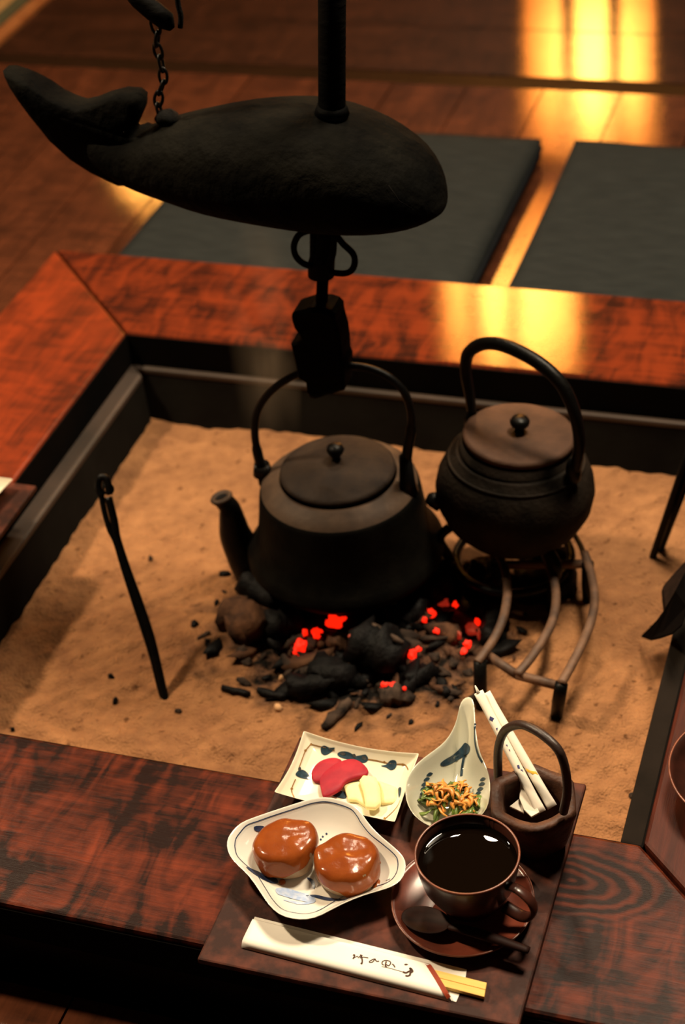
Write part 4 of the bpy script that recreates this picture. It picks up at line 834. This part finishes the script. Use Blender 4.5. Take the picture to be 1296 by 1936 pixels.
def onplane(px, py):
    """point of the vertical handle plane through A0-A1 seen at px,py"""
    nn = Vector(((A1-A0).y, -(A1-A0).x, 0)); d = ray(px, py); t = (Vector((A0.x, A0.y, 0))-CAM).dot(nn)/d.dot(nn); return CAM+d*t
h3 = spline([onplane(a, b_) for a, b_ in q], 4)
obj('arched_handle', tube(bmesh.new(), h3, 0.0037, 10), HANDM, bk)
def packet(pa, pb, wd, th, m, name, lab, cat, flatend=True, ref=None):
    pa = Vector(pa); pb = Vector(pb); t = (pb-pa).normalized(); r0 = (CAM-pa).normalized(); s = t.cross(r0).normalized(); nn = s.cross(t)
    rings = []
    for f, k_, w2 in ((0, 0.05, 1.0), (0.04, 0.3, 1.0), (0.12, 1, 0.92), (0.5, 1.0, 0.92), (0.88, 1, 0.92), (0.96, 0.3, 1.0), (1.0, 0.05, 1.0)):
        c = pa.lerp(pb, f); rings.append([c+s*wd*0.5*w2*math.cos(2*PI*i/12)+nn*(th*0.5*k_+0.0002)*math.sin(2*PI*i/12) for i in range(12)])
    o = obj(name, loops(bmesh.new(), rings), m, loc=pa); tag(o, lab, cat); return o
pA = packet(P(1024, 1536, TZ+0.033), P(905, 1308, 0.085), 0.0084, 0.0052, PAPERC, 'sugar_stick', 'white paper sugar stick nearer the spoon-shaped dish, in the hexagonal pot', 'sugar stick')
pB = packet(P(1045, 1526, TZ+0.035), P(919, 1310, 0.082), 0.0084, 0.0052, PAPERC, 'sugar_stick', 'white paper sugar stick on the right with a blue and yellow band', 'sugar stick')
ft = obj('torn_tip', tube(bmesh.new(), [P(905, 1310, 0.0852), P(899, 1296, 0.088)], [0.0018, 0.0006], 6, flat=0.3), PAPERC, pA)
for tgt, lst, mm in ((pA, [[(927, 1354), (935, 1358), (932, 1364), (926, 1361)], [(938, 1377), (942, 1376), (941, 1382)], [(1025, 1508), (1031, 1516), (1026, 1522), (1021, 1514)], [(957, 1408), (960, 1408), (960, 1412)], [(962, 1417), (965, 1417), (965, 1421)], [(978, 1447), (982, 1446), (984, 1453), (980, 1453)], [(984, 1455), (988, 1455), (990, 1460)]], BLUEP),
                     (pA, [[(892, 1325), (900, 1330), (908, 1336), (906, 1342), (897, 1336)]], YELP),
                     (pB, [[(989, 1444), (1002, 1449), (1011, 1450), (1014, 1458), (1004, 1456), (992, 1451)]], BLUEP), (pB, [[(994, 1452), (1004, 1457), (1014, 1459), (1018, 1465), (1008, 1464), (998, 1459)]], YELP)):
    pn = Painter(tgt, tgt, 0.0003); bm = bmesh.new()
    for l in lst: pn.blob(bm, l, smooth=False)
    if len(bm.verts): obj('printed_mark', bm, mm, tgt)
    else: bm.free()
def folded(l, zz_, m, name, lab, cat):
    top = [P(a, b_, z) for (a, b_), z in zip(l, zz_)]; nn = (top[1]-top[0]).cross(top[2]-top[0]).normalized()*0.0012
    return tag(obj(name, loops(bmesh.new(), [[p-nn for p in top], [p+nn for p in top]]), m, loc=top[0], smooth=False, bevel=0.0005), lab, cat)
folded(C2([(858, 668), (885, 700), (925, 760), (975, 865), (925, 892), (880, 850), (852, 780)]), [TZ+z for z in (0.040, 0.039, 0.037, 0.033, 0.031, 0.030, 0.033)], PAPERC, 'creamer_packet', 'white folded creamer packet standing against the sugar sticks', 'packet')
folded(C2([(790, 828), (850, 780), (868, 800), (880, 870)]), [TZ+z for z in (0.028, 0.030, 0.029, 0.026)], PAPERC, 'paper_sachet', 'small white paper sachet at the bottom left of the hexagonal pot', 'packet')
# ------------------------------------------------------------------ chopsticks in paper sleeve
SZ = TZ+0.0022
sl = thing('chopstick_sleeve', 'white paper chopstick sleeve with red stripe and brush writing', 'paper sleeve', P(660, 1810, TZ))
def flat_px(l, z, th=0.0003):
    top = [P(a, b_, z) for a, b_ in l]; return loops(bmesh.new(), [[p-Vector((0, 0, th)) for p in top], top])
def C4(l): return [(640+a/4.32, 1770+b_/4.32) for a, b_ in l]
lower = [(480, 1731), (883, 1833), (880, 1846), (868, 1862), (863, 1894), (455, 1786)]
obj('back_sheet', flat_px([(482, 1733), (883, 1833), (881, 1847), (870, 1878), (863, 1894), (458, 1786)], TZ+0.0006), PAPER, sl, smooth=False)
R1 = [(480, 1730)]+C4([(720, 193), (750, 205), (935, 515)])+[(846, 1887), (455, 1785)]
tp = [P(a, b_, SZ+0.0030) for a, b_ in [(481, 1731)]+C4([(718, 190), (925, 508)])+[(455, 1785)]]
cc3 = sum(tp, Vector())/4
def lift(p, s): q = Vector(p); return q
bm = bmesh.new(); gx, gy = 24, 8
vv = [[None]*(gy+1) for _ in range(gx+1)]
for i in range(gx+1):
    for j in range(gy+1):
        f = i/gx; g = j/gy; a = tp[0].lerp(tp[1], f); b_ = tp[3].lerp(tp[2], f); q = a.lerp(b_, g)
        q.z = TZ+0.0009+0.0046*(1-abs(2*g-1)**9); vv[i][j] = bm.verts.new(q)
for i in range(gx):
    for j in range(gy): bm.faces.new((vv[i][j], vv[i+1][j], vv[i+1][j+1], vv[i][j+1]))
fs = obj('front_sheet', bm, PAPER, sl); so = fs.modifiers.new('s', 'SOLIDIFY'); so.thickness = 0.00025; so.offset = -1
pf = Painter(fs, sl, 0.0002)
bm = bmesh.new(); pf.stroke(bm, [(482, 1735.5), (640, 1775.5)], 0.0010); pf.stroke(bm, [(640, 1775.5), (804, 1817)], 0.0010)
pf.stroke(bm, C4([(722, 212), (800, 330), (905, 505)]), 0.0036); pf.stroke(bm, C4([(706, 218), (790, 350), (872, 492)]), 0.0004); obj('red_stripes', bm, REDP, sl)
bm = bmesh.new()
for l, wd in (([(122, 160), (128, 152), (134, 160), (120, 186)], .0011), ([(120, 186), (140, 172), (158, 165), (165, 180)], .0007), ([(170, 172), (185, 160), (200, 158)], .0009), ([(182, 150), (190, 170), (196, 200), (193, 226), (184, 218)], .0012), ([(176, 178), (205, 172), (245, 178)], .0009),
              ([(296, 186), (280, 192), (256, 206), (260, 216), (285, 208), (300, 184)], .0009), ([(300, 184), (312, 205), (335, 205)], .0009), ([(372, 238), (358, 226), (362, 208), (388, 198), (420, 206), (428, 222), (412, 242), (392, 232)], .0009), ([(392, 206), (385, 240), (396, 252)], .0012), ([(440, 228), (452, 236), (464, 256)], .0010),
              ([(354, 248), (420, 262), (490, 282), (530, 292)], .0005), ([(528, 292), (552, 300), (575, 290), (592, 280), (586, 262), (600, 272), (606, 290), (590, 300), (585, 318), (566, 326), (548, 322)], .0016)):
    pf.stroke(bm, C4(l), wd)
pf.blob(bm, C4([(538, 232), (552, 225), (572, 230), (560, 238), (545, 238)])); obj('brush_writing', bm, INK, sl)
chs = thing('disposable_chopsticks', 'pale wooden disposable chopsticks sticking out of the paper sleeve', 'chopsticks', P(890, 1850, TZ))
e1 = P(921, 1857.5, TZ+0.0045); e2 = P(916, 1885, TZ+0.0045); e0a = P(735, 1811, TZ+0.0045); e0b = P(735, 1838, TZ+0.0045)
for k in range(2):
    a0 = e0a.lerp(e0b, 0.5*k+0.01); a1 = e0a.lerp(e0b, 0.5*k+0.485); b0 = e1.lerp(e2, 0.5*k+0.01); b1 = e1.lerp(e2, 0.5*k+0.485)
    dn = Vector((0, 0, -0.0034)); obj('stick', loops(bmesh.new(), [[a0, a1, b1, b0], [a0+dn, a1+dn, b1+dn, b0+dn]]), CHOP, chs, smooth=False, bevel=0.0003)
# ------------------------------------------------------------------ things cut by the photo's edges
lc2 = Vector((0.4555, -0.262, 0.0))
lb = thing('lacquer_bowl', 'dark lacquer bowl on the right side of the hearth, cut by the photo edge', 'bowl', lc2)
obj('bowl', lathe(bmesh.new(), [(0, 0.002), (0.026, 0.002), (0.028, 0), (0.031, 0.001), (0.050, 0.008), (0.064, 0.020), (0.067, 0.028), (0.0655, 0.0285), (0.062, 0.021), (0.048, 0.010), (0.03, 0.006), (0, 0.005)], lc2, 56), CUPM, lb)
obj('rim', tube(bmesh.new(), [lc2+Vector((0.0665*math.cos(2*PI*i/72), 0.0665*math.sin(2*PI*i/72), 0.0285)) for i in range(72)], 0.0010, 6, closed=True), RIMM, lb)
ld2 = thing('square_dish', 'cream square dish on the left-hand tray, cut by the photo edge', 'dish', (-0.425, -0.02, TZ))
x0, x1, y0, y1 = -0.472, -0.364, -0.082, 0.002
cor = [(x0, y1), (x1, y1), (x1, y0), (x0, y0)]
ol = bend(cor[0], cor[1], 0.0)+bend(cor[1], cor[2], -0.004)+bend(cor[2], cor[3], 0.0)+bend(cor[3], cor[0], -0.003)
dd = obj('dish', dish([(q[0], q[1]) for q in ol], 0.014, 0.0045, TZ, inner=(0.97, 0.88, 0.74), zi=0.25, foot=0.6, outb=0.86), CREAM, ld2, sub=1)
pn = Painter(dd, ld2); bm = bmesh.new(); pn.blob(bm, [(-4, 948), (-1, 950), (2, 955), (0, 961), (-5, 960)]); obj('blue_motif', bm, INDIGO, ld2)

# ------------------------------------------------------------------ thin smoke rising beside the hook
bm = bmesh.new(); rings = []
for (a, b_, rr) in ((520, 830, 0.030), (500, 740, 0.042), (490, 640, 0.046), (495, 520, 0.042), (505, 440, 0.034), (510, 390, 0.02)):
    c = V(a, b_, 0.13); rings.append([c+Vector((rr*math.cos(2*PI*i/20), rr*0.8*math.sin(2*PI*i/20), 0)) for i in range(20)])
loops(bm, rings)
m = bpy.data.materials.new('thin_smoke'); m.use_nodes = True; nt = m.node_tree; nt.nodes.clear()
out_ = nt.nodes.new('ShaderNodeOutputMaterial'); vol = nt.nodes.new('ShaderNodeVolumePrincipled'); vol.inputs['Color'].default_value = (0.9, 0.66, 0.44, 1)
tc = nt.nodes.new('ShaderNodeTexCoord'); n = nt.nodes.new('ShaderNodeTexNoise'); n.inputs['Scale'].default_value = 11; n.inputs['Detail'].default_value = 3; n.inputs['Distortion'].default_value = 0.8
mp = nt.nodes.new('ShaderNodeMapping'); mp.inputs['Scale'].default_value = (1, 1, 0.45); nt.links.new(tc.outputs['Object'], mp.inputs[0]); nt.links.new(mp.outputs[0], n.inputs[0])
mr = nt.nodes.new('ShaderNodeMapRange'); mr.inputs['From Min'].default_value = 0.42; mr.inputs['From Max'].default_value = 0.75; mr.inputs['To Min'].default_value = 0.0; mr.inputs['To Max'].default_value = 3.2
sp = nt.nodes.new('ShaderNodeSeparateXYZ'); nt.links.new(tc.outputs['Generated'], sp.inputs[0])
gx = M(nt, 'SUBTRACT', sp.outputs[0], 0.5); gy = M(nt, 'SUBTRACT', sp.outputs[1], 0.5)
fr = M(nt, 'MAXIMUM', M(nt, 'SUBTRACT', 1.0, M(nt, 'MULTIPLY', M(nt, 'ADD', M(nt, 'MULTIPLY', gx, gx), M(nt, 'MULTIPLY', gy, gy)), 6.0)), 0.0)
fz = M(nt, 'MULTIPLY', M(nt, 'MULTIPLY', sp.outputs[2], M(nt, 'SUBTRACT', 1.0, sp.outputs[2])), 4.0)
nt.links.new(n.outputs[0], mr.inputs[0]); nt.links.new(M(nt, 'MULTIPLY', mr.outputs[0], M(nt, 'MULTIPLY', fr, fz)), vol.inputs['Density']); nt.links.new(vol.outputs[0], out_.inputs['Volume'])
tag(obj('smoke', bm, m, loc=V(500, 620, 0.13)), 'thin veil of smoke rising left of the wooden hook', 'smoke', kind='stuff')
